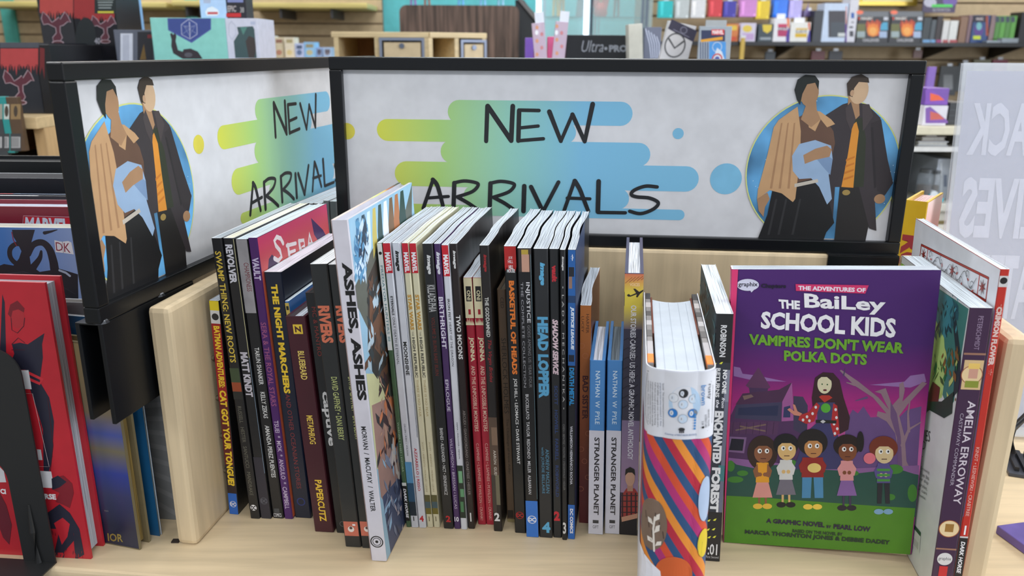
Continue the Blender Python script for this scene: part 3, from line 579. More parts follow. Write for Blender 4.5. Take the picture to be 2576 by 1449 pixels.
# ---- thick hardcover in a striped paper jacket, standing out over the shelf edge
quad = [(1600, 1680), (1757, 1680), (1617, 932), (1806, 935)]
W, T, H = fit_spine(*quad)
rb = thing('hardcover_book', 'very thick hardcover in a striped paper jacket with a white label', 'book', W, GR)
D = .166; r = .011; xf = T / 2 - r
prof = []                                            # half outline of the spine: (x, y)
def cprof(s_):
    """point of the curved spine at arc length s_ from its middle"""
    a = abs(s_); sg = 1 if s_ >= 0 else -1
    if a <= xf: p = (a, -.0022 * (1 - (a / xf) ** 2), 0)
    elif a <= xf + r * math.pi / 2: t = (a - xf) / r; p = (xf + r * math.sin(t), r - r * math.cos(t), t)
    else: p = (xf + r, r + a - xf - r * math.pi / 2, math.pi / 2)
    return V((sg * p[0], p[1], 0)), V((sg * math.sin(p[2]), -math.cos(p[2]), 0))
SM = xf + r * math.pi / 2 + D - r
ss = [-SM, -SM * .7, -SM * .45] + [(-1 + i / 14) * (xf + r * 1.6) for i in range(29)] + [SM * .45, SM * .7, SM]
vs = []; fs = []; n = len(ss)
for z in (0, H):
    for q_ in ss: p, nn = cprof(q_); vs.append((p.x, p.y, z))
for z in (0, H):
    for q_ in ss: p, nn = cprof(q_); p = p - nn * .0006; vs.append((p.x, p.y, z))
for i in range(n - 1): fs += [(i, i + 1, n + i + 1, n + i), (2 * n + i + 1, 2 * n + i, 3 * n + i, 3 * n + i + 1), (n + i, n + i + 1, 3 * n + i + 1, 3 * n + i), (i + 1, i, 2 * n + i, 2 * n + i + 1)]
fs += [(0, n, 3 * n, 2 * n), (n - 1, 3 * n - 1, 4 * n - 1, 2 * n - 1)]
MB().add(vs, fs, mat((222, 224, 232), .35)).build('dust_jacket', rb, label='white paper dust jacket wrapped round the spine')
bd = MB(); gm = mat((128, 124, 122), .5)
for sg in (-1, 1):
    x0, x1 = sorted((sg * (T / 2 - .0012), sg * (T / 2 - .0048)))
    bd.box(x0, x1, .012, D, .001, H - .0008, gm)
    for k, (ya, yb, cc) in enumerate([(.013, .028, (236, 128, 34)), (.028, .052, (170, 166, 168)), (.062, .075, (92, 88, 86)), (.086, .096, (176, 172, 172)), (.108, .118, (80, 76, 74)), (.128, .14, (178, 172, 170)), (.15, .165, (60, 56, 54))]):
        bd.box(x0 - .0001, x1 + .0001, ya, yb, H - .004, H - .0005, mat(cc, .5))
    a0, a1 = sorted((sg * (T / 2 - .0052), sg * (T / 2 - .0064)))
    bd.box(a0, a1, .075, D - .004, .01, H - .003, mat((112, 58, 40), .6))
bd.build('boards', rb, label='grey patterned cover boards with orange corners')
pb_ = MB(); xs = [-(T / 2 - .0066) + i * 2 * (T / 2 - .0066) / 12 for i in range(13)]
vs = []; fs = []
for x in xs:
    k = (x / (T / 2)) ** 2
    for y, z in ((.004 + .004 * k, .003), (.004 + .004 * k, H - .003), (D - .017 + .013 * k, H - .003), (D - .017 + .013 * k, .003)): vs.append((x, y, z))
for i in range(12):
    for j in range(4): fs.append((4 * i + j, 4 * i + (j + 1) % 4, 4 * i + 4 + (j + 1) % 4, 4 * i + 4 + j))
fs += [(3, 2, 1, 0), (48, 49, 50, 51)]
pm = mat((180, 188, 197), .8, 'print')
pb_.add(vs, fs, pm)
for k in (-.7, -.45, -.12, .22, .5): pb_.box(k * T / 2, k * T / 2 + .00018, .008, D - .018, H - .0031, H - .00285, mat((150, 158, 170), .8))
pb_.build('pages', rb)
class Curved(Face):
    def P(s, a, b):
        p, nn = cprof(a); p = p + nn * (s.L * 1e-4); return V((p.x, p.y, b))
    def sub(s, z0, z1, fl, c, rows=30, m=5):
        """band between left and right edges fl(z)->(a0,a1), clipped to the spine"""
        s.L += .1; vs = []; fs = []
        for i in range(rows + 1):
            z = z0 + (z1 - z0) * i / rows; a0, a1 = fl(z); a0 = max(-SMX, min(SMX, a0)); a1 = max(-SMX, min(SMX, a1))
            for j in range(m + 1): vs.append(s.P(a0 + (a1 - a0) * j / m, z))
        for i in range(rows):
            for j in range(m): k = i * (m + 1) + j; fs.append((k, k + 1, k + m + 2, k + m + 1))
        s.mb.add(vs, fs, c)
SMX = xf + r * math.pi / 2 + .05
cf = Curved(W, (0, 0, 0), (1, 0, 0), (0, 0, 1)); cf.L = 2.0
zl = cf.px(1712, 1098)[1]; zb = cf.px(1700, 1500)[1] - .02
wq = .0059; slope = .60
cols = [(44, 78, 120), (178, 42, 62), (222, 138, 52), (44, 78, 120), (172, 48, 112), (204, 78, 48)]
top0 = cf.px(1640, 1100)[0]
for k in range(-9, 34):
    a0 = top0 - k * wq
    cf.sub(.001, zl, lambda z, a0=a0: (a0 + (zl - z) * slope, a0 + wq + (zl - z) * slope), cols[(-k) % 6], 60)
cf.done('jacket_stripes', rb, label='diagonal blue, orange, magenta and red stripes')
cf = Curved(W, (0, 0, 0), (1, 0, 0), (0, 0, 1)); cf.L = 6
def cel(f, x, y, rx, ry, c):
    a, b = f.px(x, y); ra = f.px(x + rx, y)[0] - a; rb = abs(f.px(x, y - ry)[1] - b)
    f.sub(b - rb, b + rb, lambda z: (lambda h: (a - h, a + h))(ra * math.sqrt(max(0, 1 - ((z - b) / rb) ** 2))), c, 24, 12)
cel(cf, 1640, 1320, 38, 66, (120, 100, 86))
for i in range(6): cf.spx([(1622 + i * 9, 1290 + (i % 3) * 22), (1624 + i * 9, 1306 + (i % 3) * 22)], .0006, (70, 56, 48))
cf.spx([(1646, 1385), (1644, 1330), (1648, 1300)], .0012, (222, 214, 204))
for (x, y, q1, q2) in ((1646, 1340, 14, -22), (1644, 1320, -14, -18), (1648, 1310, 12, -20), (1646, 1366, -18, -16), (1648, 1372, 16, -14)):
    cf.ppx([(x, y), (x + q1 * .3, y + q2 * .8), (x + q1, y + q2), (x + q1 * .9, y + q2 * .3)], (222, 214, 204))
cel(cf, 1694, 1440, 47, 46, (200, 92, 44))
cel(cf, 1776, 1260, 20, 58, (168, 186, 212)); cel(cf, 1772, 1372, 18, 36, (216, 190, 50)); cf.ppx([(1757, 1350), (1768, 1368), (1764, 1405), (1756, 1392)], (60, 54, 50))
z1 = cf.px(1620, 1384)[1]; a1 = cf.px(1600, 1384)[0]; cf.sub(.001, z1, lambda z: (-SMX, a1 + (z1 - z) * 1.15), (224, 224, 232), 20, 16)
cf.done('jacket_pictures', rb)
cf = Curved(W, (0, 0, 0), (1, 0, 0), (0, 0, 1)); cf.L = 9
cf.sub(zl - .0006, H - .0006, lambda z: (-(T / 2 - .0012) - .004 * 0, T / 2 - .0012 + .004), (214, 216, 224), 6, 44)
g0 = (70, 72, 80); BLU = (60, 128, 190)
def crpx(pts, wd, c): cf.spx(pts, wd, c)
crpx([(1624, 945), (1618, 990), (1618, 1050), (1626, 1070), (1700, 1082), (1780, 1086), (1796, 1072), (1797, 975), (1790, 962), (1700, 952), (1624, 940)], .0004, g0)
a, b_ = cf.px(1722, 1012); cf.ell(a, b_, .0098, .0122, (176, 202, 228), 36)
for (x, y, c) in ((1719, 985, (34, 36, 40)), (1694, 996, (214, 218, 226)), (1744, 1000, (190, 208, 226)), (1718, 1012, (190, 208, 228)), (1692, 1034, (40, 116, 190)), (1742, 1036, (40, 116, 190)), (1717, 1048, (190, 208, 228))):
    a, b_ = cf.px(x, y); cf.ell(a, b_, .0030, .0031, (120, 126, 136)); cf.ell(a, b_, .0028, .0029, c); cf.ell(a - .0008, b_, .0012, .0017, (206, 214, 226), 12); cf.ell(a - .0009, b_ + .0004, .0003, .0003, g0, 8); cf.ell(a - .0009, b_ - .0004, .0003, .0003, g0, 8)
cf.tpx('rusty', 1779, 967, 1778, 1006, 1789, 967, g0, .01); cf.tpx('brown', 1763, 968, 1763, 1018, 1775, 968, BLU, .01)
cf.tpx('GRAPHIC NOVEL', 1780, 1031, 1780, 1076, 1785, 1031, g0); cf.tpx('LITERATURE', 1772, 1043, 1772, 1076, 1777, 1043, g0); cf.tpx('3:30', 1764, 1058, 1764, 1068, 1769, 1058, g0)
a, b_ = cf.px(1767, 1074); cf.ell(a, b_, .0008, .0008, (30, 30, 34), 12)
for i in range(3): a, b_ = cf.px(1708 + i * 4.5, 1078); cf.rect(a, b_ - .0014, a + .0008, b_ + .0014, (50, 50, 54))
a, b_ = cf.px(1714, 1074); cf.ell(a, b_, .002, .0012, (50, 50, 54), 14)
cf.tpx('(Courtesy of PANTHEON BOOKS)', 1672, 1090, 1752, 1094, 1672, 1084, (60, 100, 150))
lines = ['Special:  This experimental picture-novel-in-', 'progress by artist-writer-cartoonist F. C. Ware', '(1967-2050) congeals over a decade and a', "half's futile attempt at grasping the fleeting,", 'uncertain sensations of childhood, love and the', 'ineffable but indispensable apparatus of human', 'empathy. Properly described as a']
for i, t in enumerate(lines):
    x = 1666 - i * 6.2; cf.tpx(t, x, 962, x, 1072 - (i % 2) * 3, x + 4.6, 962, g0 if i != 1 else (70, 90, 120))
for i in range(6): cf.rect(cf.px(1796, 0)[0], cf.px(1700, 1035 + i * 7)[1], cf.px(1802, 0)[0], cf.px(1700, 1040 + i * 7)[1], BLU)
cf.done('jacket_label', rb, label='white printed label with a ring of small round portraits')

# ---- black and grey book with slightly tilted title
b = sbook('thick black and grey paperback with large white title, beside the purple cover', [(1775, 1410), (1806.5, 1414), (1797, 791), (1850, 790)],
  [('t', 'ROBINSON', 818, 898, .3, .66, (206, 206, 206), .03), ('b', (44, 48, 56), 912, 1330, .02, .98), ('b', (120, 122, 136), 930, 1010, .7, .98), ('b', (96, 98, 114), 1010, 1290, .75, .98), ('b', (60, 110, 112), 1170, 1210, .6, .98),
   ('t', 'NO ONE', 930, 990, .56, .82, (222, 222, 222), .04), ('t', 'RETURNS', 926, 1000, .18, .42, (200, 200, 200), .04), ('t', 'from', 1000, 1026, .58, .76, WHT, .01, .3), ('t', 'the', 1006, 1026, .25, .45, WHT, .01, .3), ('t', 'ENCHANTED', 1034, 1166, .2, .74, (206, 206, 206), .06), ('t', 'FOREST', 1176, 1288, .2, .74, (206, 206, 206), .06),
   ('b', (28, 28, 30), 1288, 1414, .02, .98), ('u', ':01', 1368, 1396, .2, .8, (200, 200, 200), .02), ('u', 'First Second', 1398, 1404, .12, .9, (180, 180, 180))], D=.150, cov=(32, 33, 35), pag=(222, 232, 240))
for (x, y) in ((1798, 917), (1814, 914), (1783, 1310), (1798, 1308), (1781, 1333), (1795, 1332), (1784, 1352), (1797, 1351)):
    s_ = b.spine; s_.ppx([(x - 5, y + 1), (x, y - 3), (x + 5, y - 4), (x + 1, y + 2)], (206, 206, 60))
l = b.left; l.rect(-b.D, .001, -.001, b.H - .001, (56, 84, 92))
art(l, 1756, 700, 1800, 900, [(96, 78, 66), (78, 122, 128), (120, 150, 150), (40, 60, 66), (60, 50, 46)], 26, 26, 9)
b.finish()

# ---- purple picture book shown cover out
W, wd, H = fit_face((1816, 1364), (2286, 1416), (2080, 690), .012)
W = W @ Mx.Rotation(R_(3.0), 4, 'X'); W.translation.z += .0004; W.translation += RV * .0012
b = Book('purple and green picture paperback shown cover out, with large white and green title', W, .012, H, wd, cov=(64, 30, 92), group=GR, rough=.28)
f = b.right
PUR = (70, 30, 104)
f.rect(.0005, .0005, wd - .0003, H - .0003, grad((70, 30, 104), (150, 30, 112), H * .76, H * .52, 2, mid=[(.5, (104, 28, 108)), (.9, (160, 34, 116))]))
f.rect(.0005, H * .3, wd - .0003, H * .53, grad((160, 34, 116), (186, 96, 156), H * .52, H * .38, 2))
LAV = (140, 104, 160); HILL = (96, 70, 120)
f.ppx([(1846, 922), (1862, 925), (1868, 940), (1900, 944), (1978, 960), (1900, 958), (1846, 946)], LAV)
f.ppx([(2325, 940), (2290, 945), (2275, 960), (2188, 968), (2290, 975), (2330, 960)], LAV)
f.ppx([(2120, 1180), (2128, 1060), (2145, 1030), (2158, 1040), (2172, 1022), (2190, 1050), (2220, 1048), (2248, 1034), (2262, 1050), (2280, 1032), (2318, 1022), (2306, 1200)], HILL)
f.ppx([(1820, 1160), (1836, 1050), (1850, 1020), (1900, 1000), (1980, 1010), (2020, 1060), (2040, 1180)], (74, 44, 84))
# house
HD = (66, 42, 78)
f.ppx([(1908, 924), (1876, 970), (1884, 976), (1930, 980), (1938, 974)], (88, 50, 84)); f.ppx([(1884, 975), (1886, 990), (1930, 990), (1932, 977)], HD)
f.ppx([(1868, 990), (1960, 980), (1992, 962), (1975, 1010), (1850, 1018)], (70, 40, 70)); f.ppx([(1992, 962), (1998, 1058), (1966, 1060), (1968, 1010)], (150, 84, 140))
f.ppx([(1852, 1018), (1966, 1012), (1964, 1060), (1848, 1052)], (58, 56, 84)); f.ppx([(1858, 1026), (1958, 1020), (1956, 1046), (1856, 1044)], (38, 44, 76))
f.ppx([(1972, 1024), (1988, 1020), (1988, 1050), (1970, 1050)], (46, 52, 92)); f.ppx([(1996, 996), (2020, 998), (2032, 1020), (2030, 1100), (1996, 1080)], (58, 52, 78))
f.ppx([(1838, 1062), (1960, 1060), (1955, 1094), (1830, 1090)], (80, 48, 84)); f.ppx([(1834, 1098), (1878, 1100), (1872, 1140), (1828, 1136)], (120, 90, 130)); f.ppx([(1840, 1103), (1872, 1105), (1868, 1134), (1834, 1132)], (24, 24, 40))
f.spx([(1852, 1082), (1925, 1068)], .0014, (112, 90, 84)); f.spx([(1862, 1072), (1924, 1084)], .0014, (112, 90, 84))
f.ppx([(1868, 996), (1890, 992), (1896, 998), (1872, 1006)], (120, 96, 90))
for i in range(7): f.spx([(1845 + i * 17, 1062), (1842 + i * 17, 1092)], .0003, (50, 28, 56))
# tree
TR = (134, 108, 120)
f.ppx([(2240, 1210), (2262, 1160), (2252, 1090), (2230, 1060), (2205, 1046), (2208, 1034), (2230, 1040), (2196, 1000), (2150, 970), (2124, 944), (2112, 932), (2116, 930), (2160, 960), (2210, 1000), (2236, 1030), (2216, 990), (2200, 985), (2228, 976), (2244, 1020), (2262, 1000), (2262, 966), (2272, 960), (2276, 980), (2270, 1010), (2320, 960), (2332, 964), (2284, 1016), (2262, 1046), (2276, 1100), (2280, 1160), (2306, 1210)], TR)
f.ppx([(2240, 1010), (2256, 1040), (2266, 1100), (2270, 1180), (2258, 1180), (2256, 1100), (2240, 1050)], (100, 72, 110))
f.spx([(2270, 1120), (2286, 1080), (2316, 1062)], .003, TR, .001); f.spx([(2286, 1085), (2284, 1040), (2290, 1000)], .0022, TR, .0006)
f.spx([(2150, 968), (2130, 962)], .002, TR, .0008); f.spx([(2122, 944), (2126, 926)], .0012, (70, 60, 90), .0005); f.spx([(2180, 1000), (2152, 1008)], .002, (90, 70, 110), .0006)
# path, bushes, lawn
f.ppx([(1824, 1150), (2100, 1180), (2312, 1170), (2310, 1220), (1820, 1220)], (130, 88, 140))
f.ppx([(1822, 1200), (1828, 1168), (1840, 1158), (1852, 1168), (1870, 1172), (1900, 1178), (1940, 1170), (1980, 1168), (2000, 1156), (2020, 1170), (2060, 1180), (2120, 1184), (2160, 1190), (2230, 1182), (2246, 1168), (2262, 1180), (2300, 1192), (2311, 1194), (2302, 1300), (1820, 1280)], (34, 76, 66))
for (x, y, q1, q2) in ((1838, 1172, 10, 14), (1850, 1206, 20, 8), (1992, 1168, 12, 12), (2250, 1180, 22, 12), (2295, 1240, 12, 22), (2240, 1250, 12, 8), (2150, 1190, 10, 6), (1868, 1190, 14, 7)): f.epx(x, y, q1, q2, (62, 122, 44))
f.ppx([(1818, 1246), (1900, 1250), (2060, 1262), (2200, 1272), (2302, 1278), (2288.5, 1402), (2230, 1400), (2060, 1386), (1818, 1364)], (76, 130, 32))
# plain stand-in figures
SK = [(132, 84, 56), (206, 170, 110), (176, 124, 72), (122, 70, 42), (206, 184, 140)]
f.ppx([(2030, 1085), (2056, 1062), (2084, 1062), (2106, 1085), (2124, 1180), (1996, 1180)], (56, 54, 96))
f.ppx([(2046, 1040), (2042, 1000), (2050, 950), (2070, 936), (2096, 938), (2112, 956), (2122, 1000), (2138, 1050), (2134, 1080), (2112, 1092), (2100, 1040)], (52, 26, 34))
f.ppx([(2056, 1012), (2100, 1012), (2104, 1062), (2056, 1062)], (58, 62, 98))
f.ppx([(2054, 1012), (2062, 1020), (2048, 1060), (2028, 1066), (2008, 1056), (2012, 1044), (2034, 1036)], (168, 40, 42)); f.ppx([(2096, 1014), (2106, 1020), (2112, 1090), (2098, 1098), (2090, 1070)], (168, 40, 42))
for (x, y) in ((2052, 1024), (2044, 1040), (2030, 1048), (2020, 1056), (2036, 1058), (2102, 1030), (2104, 1050), (2098, 1066), (2106, 1078), (2100, 1090)): f.epx(x, y, 3.2, 3.8, (206, 206, 210))
f.epx(2074, 966, 18, 24, (206, 200, 166)); f.ppx([(2054, 958), (2060, 942), (2090, 942), (2096, 962), (2080, 948), (2066, 948)], (46, 24, 32)); f.epx(2068, 966, 2, 2, (50, 90, 50), 10); f.epx(2081, 967, 2, 2, (50, 90, 50), 10); f.epx(2075, 981, 5, 2.4, (90, 20, 34), 12)
f.ppx([(2060, 998), (2074, 1012), (2094, 1000), (2086, 994), (2066, 994)], (176, 50, 40)); f.epx(2077, 1026, 12, 12, (80, 160, 50)); f.rect(f.px(2052, 1058)[0], f.px(2070, 1064)[1], f.px(2104, 1058)[0], f.px(2070, 1056)[1], (30, 32, 30)); f.epx(2070, 1060, 7, 4.5, (190, 190, 190), 4)
f.ppx([(2012, 1046), (1998, 1044), (1980, 1030), (1986, 1026), (1998, 1034), (1994, 1016), (2000, 1018), (2006, 1034), (2018, 1040)], (196, 130, 110))
kids = [(1918, 1125, 38, 54, (48, 32, 26), (212, 148, 40), (206, 140, 130), 'skirt', (216, 176, 60)), (1977, 1118, 32, 30, (20, 20, 24), (200, 200, 196), (108, 104, 116), 'skirt', (24, 24, 28)),
        (2044, 1112, 38, 36, (28, 24, 24), (138, 36, 32), (70, 130, 170), 'trouser', (222, 190, 70)), (2130, 1120, 34, 30, (34, 22, 20), (206, 140, 140), (128, 92, 152), 'skirt', (34, 30, 40)), (2222, 1126, 36, 32, (110, 46, 28), (84, 76, 132), (34, 36, 44), 'trouser', (120, 160, 190))]
for i, (x, y, hw, hh, hair, top, bot, kind, shoe) in enumerate(kids):
    hy = y + 4; f.epx(x, y + (14 if i == 0 else 0), hw, hh - (10 if i == 0 else 2), hair)
    fb = y + (158 if i in (2,) else 150) + i * 3
    tw = 28 if i == 2 else 17
    wy = y + 88; ky = y + (126 if kind == 'skirt' else 140)
    for sg in (-1, 1):
        if kind == 'trouser': f.ppx([(x + sg * 2, wy - 6), (x + sg * (tw - 2), wy - 6), (x + sg * (tw - 1), ky), (x + sg * 5, ky)], bot)
        else: f.ppx([(x + sg * 5, ky - 6), (x + sg * 11, ky - 6), (x + sg * 11, fb - 4), (x + sg * 6, fb - 4)], SK[i] if i < 2 else (60, 50, 76))
        f.epx(x + sg * 12, fb - 2, 12, 7, shoe)
    if kind == 'skirt': f.ppx([(x - tw + 4, wy - 8), (x + tw - 4, wy - 8), (x + tw + 8, ky), (x - tw - 8, ky)], bot)
    f.ppx([(x - tw + 2, y + 38), (x + tw - 2, y + 38), (x + tw, wy), (x - tw, wy)], top)
    for sg in (-1, 1): f.ppx([(x + sg * (tw - 5), y + 40), (x + sg * (tw + 7), y + 58), (x + sg * (tw + 2), y + 76), (x + sg * 6, y + 72), (x + sg * 6, y + 64), (x + sg * (tw - 6), y + 62)], top if i in (1, 2, 3, 4) else SK[i]); f.epx(x + sg * 6, y + 68, 5, 5, SK[i], 10)
    f.epx(x + 2, y + 14, 23, 25, SK[i]); f.ppx([(x - 24, y + 8), (x - 18, y - 14), (x + 16, y - 16), (x + 26, y + 6), (x + 12, y - 4), (x - 10, y - 4)], hair)
    for sg in (-1, 1): f.epx(x + 2 + sg * 9, y + 9, 5.5, 6, (226, 226, 222), 12); f.epx(x + 2 + sg * 9 + 1, y + 9, 2.4, 3, (24, 20, 20), 8)
    f.spx([(x - 4, y + 28), (x + 8, y + 28)], .0007, (70, 30, 26))
for k in range(3): f.ppx([(2206, 1178 + k * 13), (2238, 1178 + k * 13), (2238, 1184 + k * 13), (2206, 1184 + k * 13)], (70, 140, 60))
f.epx(2187, 1152, 15, 14, (214, 110, 124)); f.epx(2048, 1176, 17, 12, (216, 190, 110)); f.epx(2164, 1110, 9, 26, (26, 20, 22))
# lettering
f.ppx([(2001, 714), (2185, 717), (2176, 738), (2002, 731)], (206, 50, 104)); f.tpx('THE ADVENTURES OF', 2008, 729, 2177, 735, 2008, 718, (232, 224, 236), .04)
f.epx(1881, 716, 28, 15, (206, 206, 226)); f.ppx([(1886, 728), (1898, 727), (1890, 735)], (206, 206, 226)); f.tpx('graphix', 1857, 723, 1906, 723, 1857, 709, (24, 20, 40), .02)
f.tpx('Chapters', 1914, 726, 1977, 727, 1914, 713, (26, 16, 44), .05)
f.warp('THE', [(1960, 775), (2012, 778), (2012, 756), (1958, 752)], WHT, .05)
f.warp('BaiLey', [(2024, 784), (2226, 792), (2228, 750), (2022, 737)], WHT, .03)
f.warp('SCHOOL KIDS', [(1913, 826), (2252, 850), (2254, 800), (1915, 782)], WHT, .04)
f.warp("VAMPIRES DON'T WEAR", [(1884, 866), (2272, 889), (2275, 860), (1884, 838)], (104, 160, 44), .045)
f.warp('POLKA DOTS', [(1972, 907), (2180, 918), (2181, 890), (1972, 880)], (104, 160, 44), .045)
f.warp('A GRAPHIC NOVEL', [(1927, 1314), (2074, 1326), (2074, 1313), (1928, 1303)], (40, 26, 60), .04); f.warp('BY', [(2079, 1327), (2090, 1328), (2091, 1321), (2079, 1320)], (40, 26, 60), .03); f.warp('PEARL LOW', [(2096, 1329), (2188, 1337), (2190, 1324), (2097, 1317)], (40, 26, 60), .04)
f.warp('BASED ON THE NOVEL BY', [(1993, 1338), (2119, 1347), (2120, 1339), (1993, 1330)], (36, 52, 44), .03)
f.warp('MARCIA THORNTON JONES & DEBBIE DADEY', [(1873, 1344), (2237, 1372), (2239, 1358), (1874, 1331)], (36, 52, 44), .04)
f.ppx([(1828, 672), (1857, 676), (1820, 1366), (1816, 1364)], (214, 56, 112)); f.epx(1832, 701, 5, 8, (230, 220, 230))
s_ = b.spine; s_.rect(-.0062, .0005, .0062, H - .0005, (214, 56, 112))
f.spx([(1857, 678), (1821, 1364)], .0003, (60, 24, 70))
b.finish()

# ---- purple spined and red spined books by the right divider
b = sbook('thick paperback with dark purple spine, oval pictures and a green jungle cover', [(2338, 1500), (2387, 1502), (2438, 776), (2502, 776)],
  [('t', 'PETERSCHMIDT', 795, 880, .42, .64, (150, 130, 156)), ('b', (150, 110, 90), 888, 893), ('b', (206, 176, 130), 906, 980, .1, .95), ('o', (150, 86, 60), 943, .48), ('o', (222, 196, 150), 943, .44), ('b', (200, 150, 130), 925, 952, .35, .75), ('b', (226, 190, 100), 914, 928, .3, .8), ('b', (130, 140, 50), 958, 975, .25, .85),
   ('t', 'AMELIA ERROWAY', 1008, 1268, .5, .86, (206, 196, 206), .01), ('t', 'CASTAWAY COMMANDER', 1040, 1222, .24, .4, (170, 160, 176)), ('o', (160, 90, 50), 1330, .49), ('o', (222, 200, 156), 1330, .45), ('b', (150, 110, 50), 1318, 1338, .3, .7), ('b', (150, 110, 90), 1379, 1383), ('o', (206, 206, 206), 1406, .36), ('u', 'graphix', 1401, 1411, .2, .8, (30, 30, 40)), ('b', (190, 40, 44), 1424, 1500, .3, .7)], cov=(62, 38, 66), D=.152, pag=(210, 220, 228))
l = b.left; D_ = b.D
l.rect(-D_ + .0005, .0005, -.0005, b.H - .0005, (206, 210, 208))
l.ppx([(2236, 640), (2437, 777), (2400, 1010), (2385, 1030), (2370, 990), (2330, 1040), (2310, 1020), (2250, 900)], (60, 120, 110))
l.ppx([(2235, 641), (2310, 690), (2290, 760), (2240, 740)], (150, 196, 60)); l.ppx([(2350, 720), (2400, 755), (2392, 830), (2370, 860), (2352, 800)], (60, 130, 140)); l.ppx([(2352, 800), (2375, 850), (2380, 930), (2370, 1000), (2330, 1020), (2340, 900)], (176, 206, 120))
l.ppx([(2402, 760), (2408, 820), (2418, 900), (2414, 980), (2398, 1000), (2404, 880), (2396, 800)], (34, 52, 50))
art(l, 2350, 740, 2410, 840, [(40, 90, 96), (70, 150, 160), (30, 60, 66)], 14, 26, 21); art(l, 2350, 880, 2412, 1010, [(60, 90, 40), (130, 90, 40), (190, 200, 110), (40, 110, 60)], 16, 24, 22)
l.ppx([(2332, 1000), (2348, 960), (2366, 975), (2360, 1020), (2340, 1030)], (96, 44, 34)); l.ppx([(2300, 1050), (2330, 1010), (2370, 1010), (2400, 985), (2396, 1040), (2376, 1052), (2340, 1032)], (34, 60, 44))
for t, q in (('TIMES', [(2308, 1105), (2340, 1112), (2342, 1085), (2310, 1075)]), ('RD', [(2314, 1128), (2328, 1132), (2331, 1112), (2316, 1106)]), ('Y.', [(2312, 1148), (2322, 1150), (2324, 1136), (2313, 1132)])): l.warp(t, q, (60, 60, 60))
for i in range(6): l.warp(['mander Erroway,', 'sets off on his', 'stands her ship', 'has to survive.', 'danger can', 'light, fly home.'][i], [(2296 - i * 1.5, 1170 + i * 13), (2340 - i * 2, 1196 + i * 13), (2341 - i * 2, 1186 + i * 13), (2297 - i * 1.5, 1160 + i * 13)], (110, 112, 110))
l.ppx([(2300, 1318), (2318, 1340), (2314, 1392), (2296, 1370)], (200, 204, 200)); l.ppx([(2300, 1318), (2318, 1340), (2317, 1350), (2299, 1328)], (40, 80, 60))
for i in range(6): l.spx([(2298 + i * 2.6, 1350 + i * 3), (2297 + i * 2.6, 1366 + i * 3)], .0005, (30, 40, 36))
b.finish()
b = sbook('tall white paperback with red spine and a band of red scrollwork', [(2388, 1500), (2410, 1502), (2514, 678), (2537, 678)],
  [('b', (206, 206, 206), 694, 722), ('o', (30, 28, 30), 706, .4), ('t', '*', 765, 785, .3, .8, (206, 130, 116), .02), ('t', 'CRIMSON FLOWER', 772, 920, .2, .82, (222, 196, 190), .05), ('t', '*', 928, 944, .3, .8, (206, 130, 116), .02), ('t', 'KINDT \u2022 LESNIEWSKI \u2022 CRABTREE', 1125, 1298, .3, .7, (222, 170, 160), .01), ('u', '1', 1322, 1345, .4, .6, WHT, .03), ('b', (200, 196, 196), 1349, 1353), ('b', (30, 28, 30), 1353, 1450), ('t', 'DARK HORSE', 1362, 1442, .25, .75, WHT, .03, .2), ('b', (60, 90, 140), 780, 1300, 0, .06)], cov=(186, 48, 38), D=.178, pag=(222, 230, 240))
l = b.left; l.rect(-b.D + .0003, .0005, -.0003, b.H - .0005, (224, 226, 232))
RD = (178, 54, 44)
A_, B_, C_, D2 = (2318, 616), (2487, 700), (2480, 757), (2313, 657)
lerp = lambda p, q, k: (p[0] + (q[0] - p[0]) * k, p[1] + (q[1] - p[1]) * k)
def inq(u, v): return lerp(lerp(A_, B_, u), lerp(D2, C_, u), v)
for (p, q, wd_) in ((A_, B_, .0022), (D2, C_, .0022), (A_, D2, .0018), (B_, C_, .0018)): l.spx([p, q], wd_, (80, 26, 24)); l.spx([p, q], wd_ * .6, RD)
for u in (.1, .87): l.spx([inq(u, 0), inq(u, 1)], .0014, RD)
for u in (.05, .48, .935):
    p = l.px(*inq(u, .5))
    for k in range(8): a = k * math.pi / 4; l.stroke([(p[0], p[1]), (p[0] + .0058 * math.cos(a), p[1] + .0058 * math.sin(a))], .002, (70, 24, 22), .0004); l.stroke([(p[0], p[1]), (p[0] + .004 * math.cos(a), p[1] + .004 * math.sin(a))], .0012, RD, .0003)
for k in range(8):
    u = .15 + k * .082 + (.06 if k > 3 else 0); vv = .5 + (.2 if k % 2 else -.2); c0 = l.px(*inq(u, vv))
    l.stroke([(c0[0] + .0042 * (1 - i / 14) * math.cos(i * .55 + k), c0[1] + .0042 * (1 - i / 14) * math.sin(i * .55 + k)) for i in range(12)], .0005, (34, 30, 34)); l.ell(c0[0] + .003, c0[1] - .003, .0018, .0008, RD, 10, k)
l.spx([inq(.12 + i * .025, .5 + .32 * math.sin(i * .8)) for i in range(14)], .0005, (34, 30, 34)); l.spx([inq(.52 + i * .025, .5 + .32 * math.sin(i * .8)) for i in range(14)], .0005, (34, 30, 34))
b.finish()
